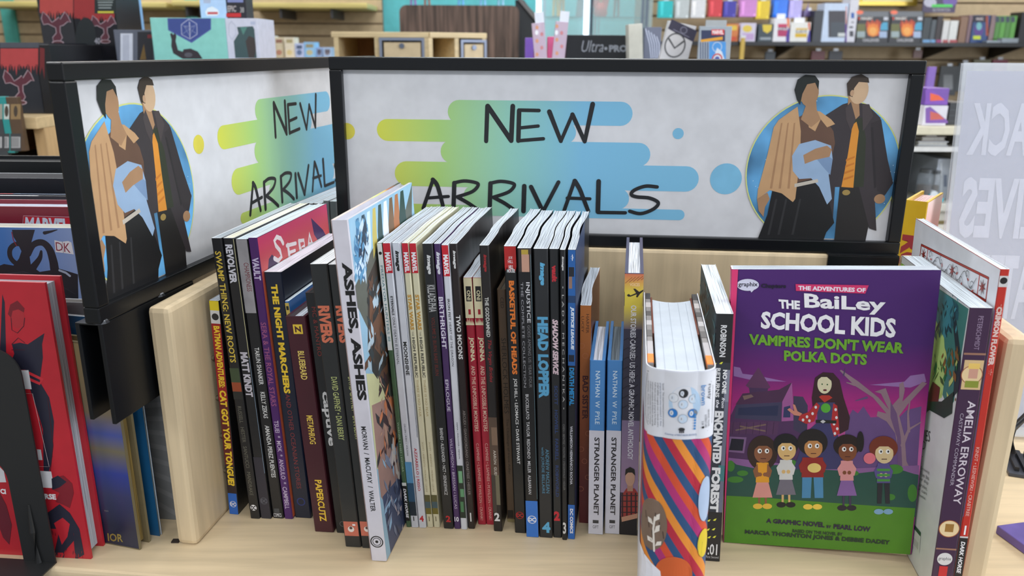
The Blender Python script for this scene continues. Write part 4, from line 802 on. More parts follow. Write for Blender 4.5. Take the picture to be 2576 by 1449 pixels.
# ---------------------------------------------------------------- framed header signs
BKM = mat((14, 16, 19), .3, 'metal', 0.0, .4)
def sign(label, W, L, H, fw=.0125, dp=.022):
    """local x along the sign, y into it, z up; origin at its lower near corner"""
    t = thing('header_sign', label, 'sign', W, 'header signs above the shelves')
    for nm, q in (('frame_rail', (0, L, H - fw, H)), ('frame_rail', (0, L, 0, fw)), ('frame_rail', (0, fw, fw, H - fw)), ('frame_rail', (L - fw, L, fw, H - fw))):
        MB().box(q[0], q[1], 0, dp, q[2], q[3], BKM).build(nm, t, .0012)
    MB().box(fw - .001, L - fw + .001, .007, .011, fw - .001, H - fw + .001, mat((206, 207, 211), .32)).build('sign_panel', t)
    f = Face(W, (0, .007, 0), (1, 0, 0), (0, 0, 1)); f.clip = (fw, fw, L - fw, H - fw); f.step = .05; return t, f
def axes_W(o, x):
    x = V((x[0], x[1], 0)).normalized(); y = V((-x.y, x.x, 0)); W = Mx((x, y, V((0, 0, 1)))).transposed().to_4x4(); W.translation = o; return W
# middle sign
sa = R_(5.2)
xd = V((math.cos(sa), -math.sin(sa), 0))
ref = V((.11, PANY(.11) + .004, .2174))
fc0 = Face(Mx.Translation(ref), (0, 0, 0), xd, (0, 0, 1))
a0 = fc0.px(825, 142)[0]; a1 = fc0.px(2333, 155)[0]; h1 = fc0.px(1500, 147)[1]
Wc = axes_W(ref + xd * a0, xd); SL = a1 - a0
sc, fc = sign('black framed white banner sign with green and blue bars, facing forward above the back panel', Wc, SL, h1)
# bars and dots -- all of it printed on the flat panel
xg0, xg1 = fc.px(940, 330)[0], fc.px(1800, 330)[0]
GM = grad((200, 204, 74), (118, 178, 210), xg0 + .004, xg0 + (xg1 - xg0) * .62, 0, mid=[(.3, (158, 196, 112)), (.65, (136, 190, 176))])
YD = (206, 196, 74); LB = (118, 178, 210)
def capsule(f, x0, x1, y0, y1, m, dx=0):
    a0_, b0 = f['c'].px(x0, y0); a1_, _ = f['c'].px(x1, y0); _, b1 = f['c'].px((x0 + x1) / 2, y1)
    r = abs(b0 - b1) / 2; bm = (b0 + b1) / 2; pts = []
    for i in range(13): t = -math.pi / 2 + math.pi * i / 12; pts.append((a1_ - r + r * math.cos(t) + dx, bm + r * math.sin(t)))
    for i in range(13): t = math.pi / 2 + math.pi * i / 12; pts.append((a0_ + r + r * math.cos(t) + dx, bm + r * math.sin(t)))
    f['t'].poly_n(pts, m)
def design(tf, GM, dxm, dxf, amax=None, amin=None):
    f = {'c': fc, 't': tf}
    def loc(pts, dx): return [(fc.px(*p)[0] + dx, fc.px(*p)[1]) for p in pts]
    for (x0, x1, y0, y1) in ((1126, 1593, 251, 314), (947, 1450, 299, 358), (1108, 1638, 351.5, 415), (992, 1761, 405, 475), (1166, 1584, 466, 522), (1020, 1724, 512, 546)):
        capsule(f, x0, x1, y0, y1, GM, dxm)
    for (x, y, r, c) in ((873, 330, 20, YD), (1706, 336, 14, LB), (1826, 450, 40, LB)):
        a, b = fc.px(x, y); rr = (fc.px(x + r, y)[0] - a); tf.ell(a + dxm, b, rr, rr, c, 32)
    INK = (24, 26, 30)
    def st(pts, w0=.0046, w1=None): (tf.smooth if len(pts) > 2 else tf.stroke)(loc(pts, dxm), w0, INK, w1)
    st([(1226, 267), (1223, 355)], .0044); st([(1227, 267), (1285, 352)], .0050); st([(1290, 267), (1286, 354)], .0048)
    st([(1306, 278), (1304, 354)], .0046); st([(1306, 277), (1356, 278)], .0036); st([(1305, 322), (1354, 317)], .0034); st([(1304, 354), (1367, 349)], .0036)
    st([(1382, 281), (1411, 355)], .0048, .0040); st([(1411, 355), (1440, 288)], .0036); st([(1440, 288), (1471, 356)], .0044, .0040); st([(1471, 356), (1491, 262)], .0040, .0048)
    st([(1065, 524), (1089, 453)], .0040, .0036); st([(1089, 452), (1100, 466), (1110, 500), (1116, 524)], .0048, .0040); st([(1075, 498), (1128, 494)], .0034)
    for ox, oy in ((0, 0), (91, 1)):
        st([(1143 + ox, 460 + oy), (1141 + ox, 526)], .0046); st([(1142 + ox, 460 + oy), (1168 + ox, 455 + oy), (1196 + ox, 459 + oy), (1203 + ox, 466 + oy), (1188 + ox, 482 + oy), (1150 + ox, 495 + oy)], .0036); st([(1152 + ox, 496 + oy), (1180 + ox, 512), (1208 + ox, 532)], .0040)
    st([(1319, 468), (1317, 531)], .0048); st([(1336, 470), (1366, 532)], .0046); st([(1366, 532), (1405, 458)], .0040)
    st([(1418, 533), (1445, 456)], .0038); st([(1446, 455), (1458, 475), (1468, 500), (1480, 531)], .0048, .0040); st([(1427, 498), (1484, 500)], .0034)
    st([(1506, 456), (1504, 532)], .0048); st([(1504, 534), (1573, 535)], .0036)
    st([(1653, 470), (1624, 468), (1596, 478), (1588, 489), (1602, 495), (1634, 498), (1656, 510), (1643, 526), (1612, 537), (1584, 531)], .0036)
    # plain stand-in picture: two standing people before a blue disc
    def pg(pts, c): tf.poly(loc(pts, dxf), c)
    def el(x, y, rx, ry, c, n=20):
        a, b = fc.px(x, y); tf.ell(a + dxf, b, fc.px(x + rx, y)[0] - a, abs(fc.px(x, y - ry)[1] - b), c, n)
    a, b = fc.px(2068, 432); R = fc.px(2068 + 196, 432)[0] - a; fz = .0135
    for rr, c in ((R, (200, 206, 130)), (R - .0012, mat((96, 160, 210), .32, 'cloudy'))):
        tf.poly_n([(a + dxf + rr * math.cos(2 * math.pi * i / 64), max(fz, b + rr * math.sin(2 * math.pi * i / 64))) for i in range(64)], c)
    random.seed(5)
    for i in range(40):
        t = random.uniform(0, 6.28); q = random.uniform(.7, .96) * R
        if b + q * math.sin(t) > .02: tf.ell(a + dxf + q * math.cos(t), b + q * math.sin(t), .0004, .0004, (206, 226, 240), 6)
    SKN = (160, 124, 92); TAN = (186, 148, 108); TAN2 = (160, 122, 88); COAT = (52, 46, 50); NK = (24, 24, 26)
    # second person (dark coat)
    pg([(2098, 606), (2112, 470), (2188, 470), (2194, 520), (2176, 608)], (34, 32, 32))
    pg([(2076, 290), (2120, 262), (2142, 256), (2180, 262), (2214, 296), (2232, 400), (2246, 460), (2224, 492), (2200, 500), (2204, 580), (2186, 574), (2160, 470), (2100, 470), (2094, 560), (2076, 580), (2078, 440)], COAT)
    pg([(2142, 300), (2168, 296), (2178, 350), (2172, 470), (2140, 470)], (42, 48, 34))
    pg([(2144, 314), (2154, 306), (2160, 330), (2152, 400), (2146, 472), (2116, 470), (2132, 390)], (206, 136, 48))
    for i in range(4): pg([(2128 - i * 2, 400 + i * 16), (2150 - i, 392 + i * 16), (2149 - i, 397 + i * 16), (2127 - i * 2, 406 + i * 16)], (186, 112, 36))
    pg([(2216, 300), (2232, 400), (2246, 460), (2226, 490), (2206, 480), (2196, 380), (2190, 310)], (44, 38, 42)); pg([(2190, 320), (2196, 320), (2204, 470), (2198, 474)], (34, 30, 34))
    pg([(2132, 262), (2134, 240), (2160, 250), (2162, 290), (2146, 306)], SKN); el(2160, 228, 24, 34, (196, 166, 134)); pg([(2132, 240), (2130, 210), (2142, 194), (2166, 186), (2184, 196), (2186, 208), (2160, 206), (2148, 222), (2144, 244)], (56, 46, 38)); el(2143, 234, 5, 8, (180, 146, 116))
    pg([(2126, 272), (2140, 256), (2152, 300), (2140, 330), (2128, 300)], (66, 58, 60)); pg([(2168, 262), (2186, 262), (2196, 292), (2170, 330)], (66, 58, 60))
    el(2212, 500, 14, 12, SKN); el(2128, 484, 10, 7, (150, 126, 70))
    # first person (tan cape)
    pg([(1944, 470), (1975, 452), (2060, 446), (2084, 500), (2098, 560), (2078, 584), (2070, 606), (1904, 604), (1930, 540)], NK)
    for x in (1950, 1975, 2010): pg([(x, 500), (x + 5, 500), (x - 14, 590), (x - 20, 590)], (44, 44, 46))
    pg([(2006, 296), (2040, 278), (2076, 300), (2096, 330), (2100, 360), (2086, 420), (2060, 446), (2000, 460)], (96, 70, 56))
    pg([(1994, 276), (2006, 268), (2014, 330), (2012, 400), (2000, 500), (1994, 508), (1966, 486), (1936, 478), (1904, 502), (1906, 478), (1930, 390), (1946, 320), (1958, 302)], TAN)
    for (x0, x1) in ((1964, 1936), (1980, 1958), (1996, 1980)): pg([(x0, 310), (x0 + 4, 308), (x1 + 6, 474), (x1, 474)], TAN2)
    pg([(2030, 276), (2062, 280), (2090, 300), (2100, 312), (2080, 320), (2064, 300), (2050, 330), (2034, 320)], TAN)
    pg([(2028, 262), (2030, 240), (2052, 246), (2054, 276), (2064, 300), (2040, 320), (2014, 300)], SKN); el(2036, 234, 23, 34, SKN)
    pg([(2004, 250), (1998, 226), (2006, 200), (2026, 188), (2050, 190), (2060, 204), (2058, 226), (2050, 208), (2030, 212), (2018, 236), (2012, 264)], (26, 32, 30))
    pg([(1992, 392), (2010, 362), (2050, 352), (2090, 366), (2094, 400), (2084, 440), (2092, 500), (2080, 514), (2060, 470), (2040, 448), (2010, 450), (1994, 430)], (142, 168, 198))
    pg([(2054, 400), (2064, 380), (2094, 400), (2088, 440), (2070, 420)], (116, 142, 176)); pg([(2020, 390), (2050, 374), (2080, 366), (2092, 376), (2086, 394), (2050, 402), (2024, 412)], SKN)
    pg([(1998, 462), (2056, 450), (2058, 458), (1998, 471)], (186, 178, 166)); pg([(1904, 500), (1930, 484), (1936, 500), (1924, 520), (1920, 545), (1908, 530)], SKN)
design(fc, GM, 0, 0, amin=.0135)
fc.done('printed_banner', sc, label='printed banner with hand drawn lettering, bars and a picture of two standing people')
for x0, x1 in ((2070, 2246),):
    a, b = fc.px(x0, 660)[0], fc.px(x1, 660)[0]
    m = MB(); m.box(a, b, -.0085, -.0055, -.048, -.0003, BKM); m.box(a, b, -.0085, .016, -.0003 , .0008, BKM); MB.build(m, 'bracket', sc, .0006)
# left sign
la = R_(10.9)
d2, r2 = rowdir(la)
near = onz(253, 817, .2168)
f1 = Face(Mx.Translation(near), (0, 0, 0), d2, (0, 0, 1))
hL = f1.px(185, 160)[1] * .5 + h1 * .5
Wl = axes_W(near, d2)
sl, fl = sign('black framed white banner sign with green and blue bars, turned along the left divider', Wl, .60, hL, .0125, .0128)
dxm = fl.px(499, 357)[0] - fc.px(873, 330)[0]; dxf = fl.px(350, 480)[0] - fc.px(2068, 432)[0]
GM2 = grad((200, 204, 74), (118, 178, 210), xg0 + .004 + dxm, xg0 + (xg1 - xg0) * .62 + dxm, 0, mid=[(.3, (158, 196, 112)), (.65, (136, 190, 176))])
design(fl, GM2, dxm, dxf)
fl.done('printed_banner', sl, label='printed banner with hand drawn lettering, bars and a picture of two standing people')
m = MB(); m.box(.001, .12, .019, .0225, -.079, -.0003, BKM); m.box(.001, .12, 0, .0035, -.081, -.0003, BKM); m.box(.001, .12, 0, .0225, -.0016, -.0002, BKM)
m.build('bracket', sl, .0006)
m = MB()
for x, y in ((.006, .004), (.075, .004), (.009, .008)): m.lathe([(0, .004), (.003, .0032), (.005, .0015), (.006, -.0005)], mat((60, 62, 66), .2, 'metal', .6), 10, (x, y))
m.build('weld_beads', sl)

# ---------------------------------------------------------------- left bay: books shown cover out, bookend
GL = 'books shown cover out in the bay beyond the divider'
def faceout(label, xr, y, wd, H, T, cov, hard=False, yaw=0, back=0, pag=PAG, D2=None):
    """front cover plane through (xr, y) at its right lower corner"""
    e = V((math.cos(yaw), math.sin(yaw), 0)); x = V((e.y, -e.x, 0)); A = V((xr, y, 0)) - e * wd
    W = Mx((x, e, V((0, 0, 1)))).transposed().to_4x4(); W.translation = A - x * (T / 2) + V((0, 0, .0002))
    if back: W = W @ Mx.Rotation(-back, 4, 'Y'); W.translation.z += T / 2 * math.sin(abs(back))
    return Book(label, W, T, H, wd, hard=hard, cov=cov, pag=pag, group=GL, rough=.36)
b = faceout('red hardcover with dark inked figures and white block letters, standing behind the black bookend', -.352, .578, .185, .2415, .021, (176, 34, 46), True, R_(-4.5), pag=(176, 182, 190))
f = b.right; NV = (34, 34, 50)
f.ppx([(0, 880), (6, 740), (12, 760), (16, 900), (10, 960), (0, 960)], NV)
f.ppx([(16, 975), (20, 930), (36, 890), (30, 866), (50, 862), (70, 866), (112, 838), (106, 866), (108, 900), (100, 960), (124, 1000), (136, 1060), (132, 1150), (120, 1200), (110, 1190), (108, 1080), (90, 1020), (76, 980), (64, 930), (50, 930), (30, 960)], NV)
f.epx(45, 800, 17, 26, (164, 40, 48)); f.ppx([(20, 790), (26, 766), (44, 756), (62, 776), (60, 786), (46, 778), (32, 782), (28, 800)], (110, 26, 36))
for p in ([(30, 866), (46, 850), (62, 862)], [(28, 800), (30, 830), (44, 838), (60, 820), (62, 800)], [(30, 880), (62, 880)], [(120, 1000), (134, 1120), (124, 1210)], [(100, 1060), (112, 1120)]): f.spx(p, .0006, (60, 20, 34))
f.spx([(66, 935), (108, 955), (100, 965), (66, 950)], .0025, (190, 44, 54))
for q in ([(52, 931), (72, 931), (80, 979), (56, 978)], [(93, 1130), (103, 1131), (107, 1157), (97, 1157)], [(96, 1184), (129, 1186), (137, 1228), (104, 1226)], [(0, 1175), (10, 1185), (16, 1213), (0, 1213)]): f.ppx(q, (206, 206, 210))
f.spx([(54, 989), (82, 990), (124, 1174), (96, 1173)], .0003, (214, 190, 190))
f.warp('ERSE', [(104, 1255), (142, 1257), (140, 1243), (102, 1241)], WHT, .05); f.warp('CI', [(2, 1242), (16, 1243), (14, 1230), (0, 1229)], WHT, .05)
f.ppx([(130, 1230), (140, 1200), (160, 1196), (182, 1216), (186, 1240), (176, 1278), (160, 1270), (140, 1262), (150, 1240)], (120, 26, 38)); f.ppx([(130, 1204), (146, 1196), (168, 1212), (150, 1226), (132, 1232)], NV)
f.ppx([(120, 1290), (150, 1268), (176, 1290), (200, 1330), (212, 1395), (190, 1408), (186, 1360), (160, 1390), (138, 1390), (150, 1330), (126, 1330)], NV)
f.ppx([(136, 1316), (158, 1302), (176, 1318), (170, 1350), (156, 1370), (146, 1340)], (176, 34, 46)); f.ppx([(0, 1240), (16, 1270), (30, 1320), (24, 1370), (8, 1352), (0, 1330)], (96, 26, 40))
art(f, 120, 1330, 210, 1400, [NV, (120, 26, 38)], 8, 14, 31)
b.finish()
b = faceout('dark blue and gold mottled book with gold page edges, leaning beside the black bracket', -.317, .591, .135, .186, .014, (112, 102, 76), True, R_(-15.5), pag=(128, 106, 52))
f = b.right
f.rect(.001, .001, .1345, .185, grad((150, 136, 100), (34, 38, 62), .17, .02, 2, .3, mid=[(.3, (128, 118, 96)), (.42, (70, 84, 150)), (.52, (112, 106, 84)), (.66, (52, 66, 142)), (.8, (58, 62, 100))]))
f.warp('IOR', [(272, 1361), (310, 1364), (308, 1344), (270, 1341)], (150, 130, 60), .02); f.warp('TM', [(262, 1287), (272, 1288), (272, 1284), (262, 1283)], (140, 140, 130))
b.finish()
b = faceout('thin teal blue book standing directly behind the gold edged book', -.3085, .6115, .12, .20, .003, (26, 82, 124), False, R_(-13), pag=(110, 120, 126)); b.finish()
b = faceout('grey book with faint diagonal stripes on its cover, next to the divider', -.294, .636, .15, .205, .010, (122, 124, 126), False, R_(-6), pag=(100, 96, 92))
f = b.right
for i in range(14): f.ppx([(300, 1020 + i * 26), (445, 1008 + i * 40), (445, 1020 + i * 40), (300, 1032 + i * 26)], (134, 136, 138)) if 1020 + i * 26 < 1290 and 1020 + i * 40 < 1310 else None
b.finish()
b = faceout('large blue and black swirled picture book showing a small white publisher badge', -.328, .668, .25, .2635, .016, (78, 120, 176), False, R_(-1.5), pag=(190, 188, 176))
f = b.right; f.rect(.13, .16, .2495, .264, grad((62, 112, 178), (150, 164, 196), .14, .235, 1))
HR = (36, 37, 44)
f.ppx([(30, 578), (88, 578), (80, 606), (74, 640), (78, 668), (100, 684), (150, 676), (196, 690), (200, 870), (-10, 870), (-10, 672), (10, 664), (34, 668), (48, 650), (54, 632), (44, 612), (34, 596)], HR)
f.smooth([f.px(*p) for p in ((62, 664), (40, 662), (26, 646), (26, 626), (40, 614), (56, 618), (60, 630))], .0048, HR, .0034); f.smooth([f.px(*p) for p in ((72, 640), (84, 616), (106, 610), (124, 626), (134, 656), (142, 690), (170, 712))], .0042, HR, .009); f.smooth([f.px(*p) for p in ((84, 672), (100, 650), (104, 632))], .006, HR, .002); f.spx([(112, 586), (130, 582), (144, 578)], .003, HR, .0006)
for k in range(8): f.spx([(0, 690 + k * 16), (60, 684 + k * 17), (120, 700 + k * 18), (190, 740 + k * 17)], .0007, (62, 64, 74), .0002)
f.spx([(150, 680), (166, 686), (176, 694)], .002, (150, 160, 180)); f.spx([(30, 584), (34, 604), (42, 618)], .0008, (130, 40, 50))
f.ppx([(137, 604), (156, 608), (172, 606), (180, 610), (186, 640), (158, 636), (140, 634)], (206, 206, 212)); f.warp('DK', [(142, 630), (178, 636), (176, 612), (140, 609)], (130, 40, 60), .0); f.spx([(157, 608), (160, 636)], .0003, (60, 30, 40))
f.spx([(150, 832), (190, 840)], .001, (130, 40, 50))
b.finish()
b = faceout('dark red hardcover with white block lettering at its top edge, behind the swirled picture book', -.345, .705, .27, .2745, .036, (124, 34, 48), True, R_(-1.0), pag=(196, 204, 220))
f = b.right; f.spx([(56, 580), (59, 543), (176, 546)], .0005, (206, 150, 160)); f.ppx([(60, 545), (176, 548), (176, 580), (60, 580)], MRD); f.warp('MARVEL', [(62, 590), (176, 592), (172, 550), (64, 546)], (200, 206, 222), .05)
b.finish()
b = faceout('white hardcover with black and red bands along its top edge', -.352, .752, .27, .2755, .012, (60, 62, 70), True, R_(-1.0), pag=(206, 210, 220))
top = Face(b.W, (0, 0, b.H + .0002), (0, 1, 0), (-1, 0, 0))
for x0, x1, c in ((-.01, .05, WHT), (.05, .095, (40, 42, 46)), (.095, .17, WHT), (.17, .21, (40, 42, 46)), (.21, .27, WHT)): top.rect(x0 if x0 > 0 else 0, -.006, x1, -.0034, c)
for x0, x1, c in ((0, .10, (96, 116, 146)), (.10, .14, (176, 50, 60)), (.14, .27, (96, 116, 146))): top.rect(x0, .0034, x1, .006, c)
top.done('board_edge_print', b.root); b.finish()
b = faceout('black boxed book set with a thin blue stripe, behind the banded hardcover', -.352, .80, .27, .285, .035, (26, 28, 36), False, R_(-1.0), pag=(40, 40, 46))
f = b.right; f.rect(.001, .262, .269, .266, (56, 66, 120)); b.finish()
b = faceout('glossy black box of books standing last in the left bay', -.352, .885, .27, .290, .05, (24, 27, 30), True, R_(-1.0), pag=(30, 32, 34)); b.finish()
# bookend
bm_ = mat((30, 31, 32), .45, 'metal')
be = thing('bookend', 'black metal bookend with a rounded cut-out plate in front of the red hardcover', 'bookend', frame_at((-.378, .5715, .0004), R_(-5)))
pl = [(-.15, 0), (-.15, .19)] + [(-.022 - .128 + .128, .19)] + [(-.022 + .022 * math.sin(t), .168 + .022 * math.cos(t)) for t in [i * math.pi / 16 for i in range(9)]] + [(0, 0)]
pl = [(-.128, 0), (-.128, .168)] + [(-.106 - .022 * math.cos(t), .168 + .022 * math.sin(t)) for t in [i * math.pi / 16 for i in range(1, 9)]] + [(-.022 + .022 * math.sin(t), .168 + .022 * math.cos(t)) for t in [i * math.pi / 16 for i in range(9)]] + [(0, 0), (-.028, 0)] \
   + [(-.028, .075)] + [(-.028 - .036 + .036 * math.cos(t), .075 + .030 * math.sin(t)) for t in [i * math.pi / 16 for i in range(1, 16)]] + [(-.100, .075), (-.100, 0)]
MB().prism([(a, b) for a, b in pl], 0, .0014, bm_, 'y').build('upright_plate', be)
bs = [(-.128, .0014), (-.128, -.09), (-.118, -.1), (-.018, -.1), (0, -.085), (0, .0014)]
MB().prism(bs, 0, .0012, bm_).build('base_plate', be)
MB().tube([(-.014, -.0012, .0), (-.014, -.0016, .03), (-.014, -.0002, .055)], [.0028, .0022, .0008], bm_).build('pressed_rib', be)

# ---------------------------------------------------------------- books on the far side of the back panel
far = []
for k, (x0, x1, y, c) in enumerate([(743, 764, 512, (120, 116, 116)), (766, 786, 512, (108, 106, 108)), (788, 808, 512, (126, 128, 130)), (812, 826, 505, (110, 116, 122)), (828, 846, 507, (96, 104, 112))]):
    P = ony(x0, y, .872); Q = ony(x1, y, .872)
    W = frame_at((((P.x + Q.x) / 2), .872, .0002), -la)
    b = Book(['leftmost grey book behind the back panel', 'second grey book behind the back panel', 'third pale grey book behind the back panel', 'pale grey book, last but one behind the back panel', 'grey book behind the back panel closest to the middle sign frame'][k], W, (Q.x - P.x) * .98, P.z, .15, cov=c, pag=(190, 200, 208), group='books on the far side of the back panel', name='paperback_book')
    b.finish()

# ---------------------------------------------------------------- right side: acrylic sign, yellow book
W = frame_at((.548, .80, .0065), R_(-6), 0, R_(-7))
ac = thing('sign_holder', 'clear acrylic sign holder seen from behind, its pale sheet lettered in reverse', 'sign holder', W)
o = MB().box(-.089, .14, -.0012, .0012, 0, .398, mat((226, 232, 240), .08, 'clear')).build('acrylic_plate', ac)
MB().box(-.089, .14, .005, .0068, 0, .398, mat((226, 232, 240), .08, 'clear')).build('acrylic_plate', ac)
MB().box(-.089, .14, .007, .045, 0, .002, mat((226, 232, 240), .08, 'clear')).build('foot', ac)
MB().box(-.084, .136, .0022, .0028, .01, .39, mat((176, 176, 202), .5, 'sheet')).build('paper_sheet', ac, label='lavender grey sheet with white reversed lettering')
f = Face(W, (0, .0018, 0), (1, 0, 0), (0, 0, 1)); LT = (206, 206, 224)
def mir(t, xl, xr, zb, zt):
    f.text(t, (xr, zb), (xl - xr, 0), (0, zt - zb), LT, .03)
zz = lambda y: f.px(2480, y)[1]
k0 = f.px(2437, 330)[0]; wL = f.px(2576, 330)[0] - k0
for t, y0, y1, xs in (('BLACK', 258, 392, 0), ('LIVES', 446, 600, 0), ('MATTER', 640, 800, .01)): mir(t, k0 + xs, k0 + xs + wL * (1.62 if t != 'LIVES' else 1.45), zz(y1), zz(y0))
f.done('reversed_lettering', ac)
P = ony(2300, 640, .80)
W = frame_at((ony(2292, 600, .83).x, .83, .0002), R_(-38))
b = Book('yellow and pink book standing behind the end of the middle sign', W, .022, .262, .075, hard=True, cov=(206, 170, 40), pag=(226, 190, 190), group='books on the far side of the back panel')
b.right.rect(.001, .001, .074, .261, grad((216, 120, 110), (226, 200, 196), .2, .26))
b.spine.text('RU', (-.009, .225), (0, -.04), (.018, 0), (150, 50, 60), .05)
b.finish()
# ---------------------------------------------------------------- the shop behind
TEAL = (96, 190, 196)
struct('wall_back', MB().box(-5, 5, 5.0, 5.02, -.95, CZ, mat(TEAL, .7, 'wall')))
WB = bpy.data.objects['wall_back']
SLT = mat((190, 168, 134), .6, 'wall')
def slatwall(host, x0, x1, y, zline, pitch):
    me = None; k0 = int((zline + .4) / pitch)
    for k in range(-k0, 15):
        z = zline + k * pitch
        if z > CZ - .1: break
        if me is None:
            o = MB().box(x0, x1, 0, .012, .005, pitch - .004, SLT).build('slat', host, .0015); me = o.data
        else:
            o = bpy.data.objects.new('slat', me); COL.objects.link(o); o.parent = host
        o.location = (0, y, z)
Lx = ony(962, 60, 4.95).x
MB().box(-5, Lx, 4.962, 5.0, -.9, CZ - .02, mat((120, 100, 76), .8, 'wall')).build('slat_backing', WB)
slatwall(WB, -4.9, Lx, 4.95, ony(700, 59, 4.95).z, .0700)
Rx = ony(1640, 60, 4.35).x
struct('wall_back_right', MB().box(Rx, 5, 4.362, 4.99, -.9, CZ - .02, mat((120, 100, 76), .8, 'wall')))
slatwall(bpy.data.objects['wall_back_right'], Rx, 4.95, 4.35, ony(2300, 44, 4.35).z, .0700)
for i, (x0, x1) in enumerate(((6, 40), (470, 500))):
    a, b = ony(x0, 60, 4.93).x, ony(x1, 60, 4.93).x
    struct('trim_%d' % (i + 1), MB().box(a, b, 4.93, 4.949, -.9, CZ - .02, mat((80, 170, 160), .7, 'wall')))

def bg(name, label, cat, x0, y0, x1, y1, Y, dep, col, pr=None, yaw=0, group=None, z=None, bev=.001, rough=.4, parts=None, tilt=0):
    """box with its front face seen at x0..x1, y0..y1 and standing at distance Y; z: the height of what it stands on"""
    P = ony((x0 + x1) / 2, y1, Y); zb = P.z if z is None else z
    W = frame_at((P.x, Y, zb), R_(yaw), R_(tilt)); f = Face(W, (0, 0, 0), (1, 0, 0), (0, 0, 1))
    ym = (y0 + y1) / 2
    a, b = f.px(x0, ym)[0], f.px(x1, ym)[0]; h = f.px((x0 + x1) / 2, y0)[1]
    t = thing(name, label, cat, W, group)
    MB().box(a, b, 0, dep, 0, h, asmat(col, rough)).build('body', t, bev)
    if pr: pr(f); f.done('front_print', t)
    if parts: parts(t, f, a, b, h)
    return t
R4 = lambda f, x0, y0, x1, y1, c: f.ppx([(x0, y0), (x1, y0), (x1, y1), (x0, y1)], c)
TT = lambda f, t, x0, y0, x1, y1, c, b=.03, sh=0: f.tpx(t, x0, y1, x1, y1, x0, y0, c, b, sh)

# yellow edged shelves high on the wall
YS = mat((206, 190, 120), .45, 'wood')
for i, (x0, x1, yb) in enumerate(((-60, 418, 17), (432, 520, 15), (600, 924, 20))):
    P, Q = ony(x0, yb, 4.6), ony(x1, yb, 4.6)
    t = thing('wall_shelf', ['pale yellow shelf on the slat wall above the dark boxes', 'short pale yellow shelf behind the light blue box', 'pale yellow shelf on the slat wall above the maple cubbies'][i], 'shelf', None, 'yellow shelves on the slat wall')
    MB().box(P.x, Q.x, 4.6, 4.949, P.z, P.z + .03, YS).build('board', t, .008)
    for k in range(2):
        x = P.x + (Q.x - P.x) * (.3 + .4 * k); MB().box(x, x + .012, 4.64, 4.949, P.z - .05, P.z, mat((60, 60, 64), .4)).build('bracket', t)
for i, (x, y) in enumerate(((178, 27), (731, 24), (448, 20))):
    P = ony(x, y, 4.94); t = MB().box(P.x - .03, P.x + .03, 4.935, 4.9495, P.z - .012, P.z + .012, (206, 212, 230)).build('price_tag')
    t['label'] = ['white price tag on the slat wall near the teal strip', 'white price tag under the shelf over the small boxes', 'white price tag below the short shelf'][i]; t['category'] = 'tag'; t['group'] = 'price tags on the slat wall'

# ---- stand at the left with dark monster boxes
MP = mat((196, 164, 120), .5, 'wood')
st = thing('display_rack', 'light wood rack holding the dark red-streaked boxes', 'shelf')
zA = ony(60, 286, 1.6).z; xl, xr = ony(-140, 290, 1.6).x, ony(150, 290, 1.6).x
zT = ony(200, 168, 1.72).z; xr2 = ony(700, 168, 1.7).x
MB().box(xl, xr, 1.52, 2.0, zA - .022, zA, mat((206, 182, 140), .45, 'wood')).build('shelf_board', st, .002)
MB().box(xl, xr, 1.98, 2.0, zA - .35, zA - .022, MP).build('rack_back', st)
MB().box(xr - .02, xr, 1.54, 1.98, -.95, zA - .022, MP).build('side_panel', st)
MB().box(xl, xl + .02, 1.54, 1.98, -.95, zA - .022, MP).build('side_panel', st)
zB = ony(60, 412, 1.55).z
MB().box(xl + .02, xr - .02, 1.54, 1.98, zB - .02, zB, MP).build('lower_shelf', st)
tb = thing('display_table', 'dark topped table under the row of game boxes', 'table')
zt = ony(300, 176, 1.75).z
MB().box(xr + .004, xr2, 1.68, 2.2, zt - .03, zt, mat((60, 56, 54), .5)).build('table_top', tb, .002)
for x in (xr + .03, xr2 - .06):
    for y in (1.7, 2.14): MB().box(x, x + .04, y, y + .04, -.95, zt - .03, mat((50, 48, 46), .5)).build('leg', tb)
DKB = (34, 36, 42); RDD = (150, 44, 46)
def drips(f, x0, x1, y0, yb, c, c2):
    f.ppx([(x0, y0), (x1, y0), (x1, yb - 30), (x0, yb - 30)], c)
    n = int((x1 - x0) / 7)
    for i in range(n):
        x = x0 + (x1 - x0) * i / n; h = yb - 34 + random.uniform(6, 34); f.ppx([(x, yb - 34), (x + 7, yb - 34), (x + 4, h)], c if i % 3 else c2)
def winged(f, cx, cy, s):
    """outline of a plain winged figurine on a base"""
    pts = [(0, -14), (6, -20), (10, -14), (22, -34), (30, -24), (38, -6), (30, -8), (18, 2), (10, 4), (10, 20), (16, 34), (10, 44), (-8, 44), (-10, 34), (0, 22), (-2, 8), (-10, 4), (-22, -2), (-34, 0), (-40, -16), (-36, -34), (-22, -22), (-12, -6)]
    P = [(cx + a * s, cy + b * s) for a, b in pts]; f.ppx(P, (84, 36, 50)); P.append(P[0]); f.spx(P, .0013, (170, 150, 160))
    f.epx(cx + 4 * s, cy + 48 * s, 16 * s, 6 * s, (170, 150, 160)); f.epx(cx + 4 * s, cy + 48 * s, 13 * s, 4.4 * s, (84, 44, 50))
def prA(f): drips(f, 1, 96, 122, 196, (166, 60, 62), (120, 40, 44)); winged(f, 48, 210, 1.0); R4(f, 0, 107, 98, 120, (70, 74, 84))
bg('figure_box', 'black game box with red streaks and a winged figure outline, lowest at the far left', 'box', -10, 107, 98, 285, 1.6, .2, DKB, prA, z=zA + .0005, group='dark boxes with winged figures', rough=.18)
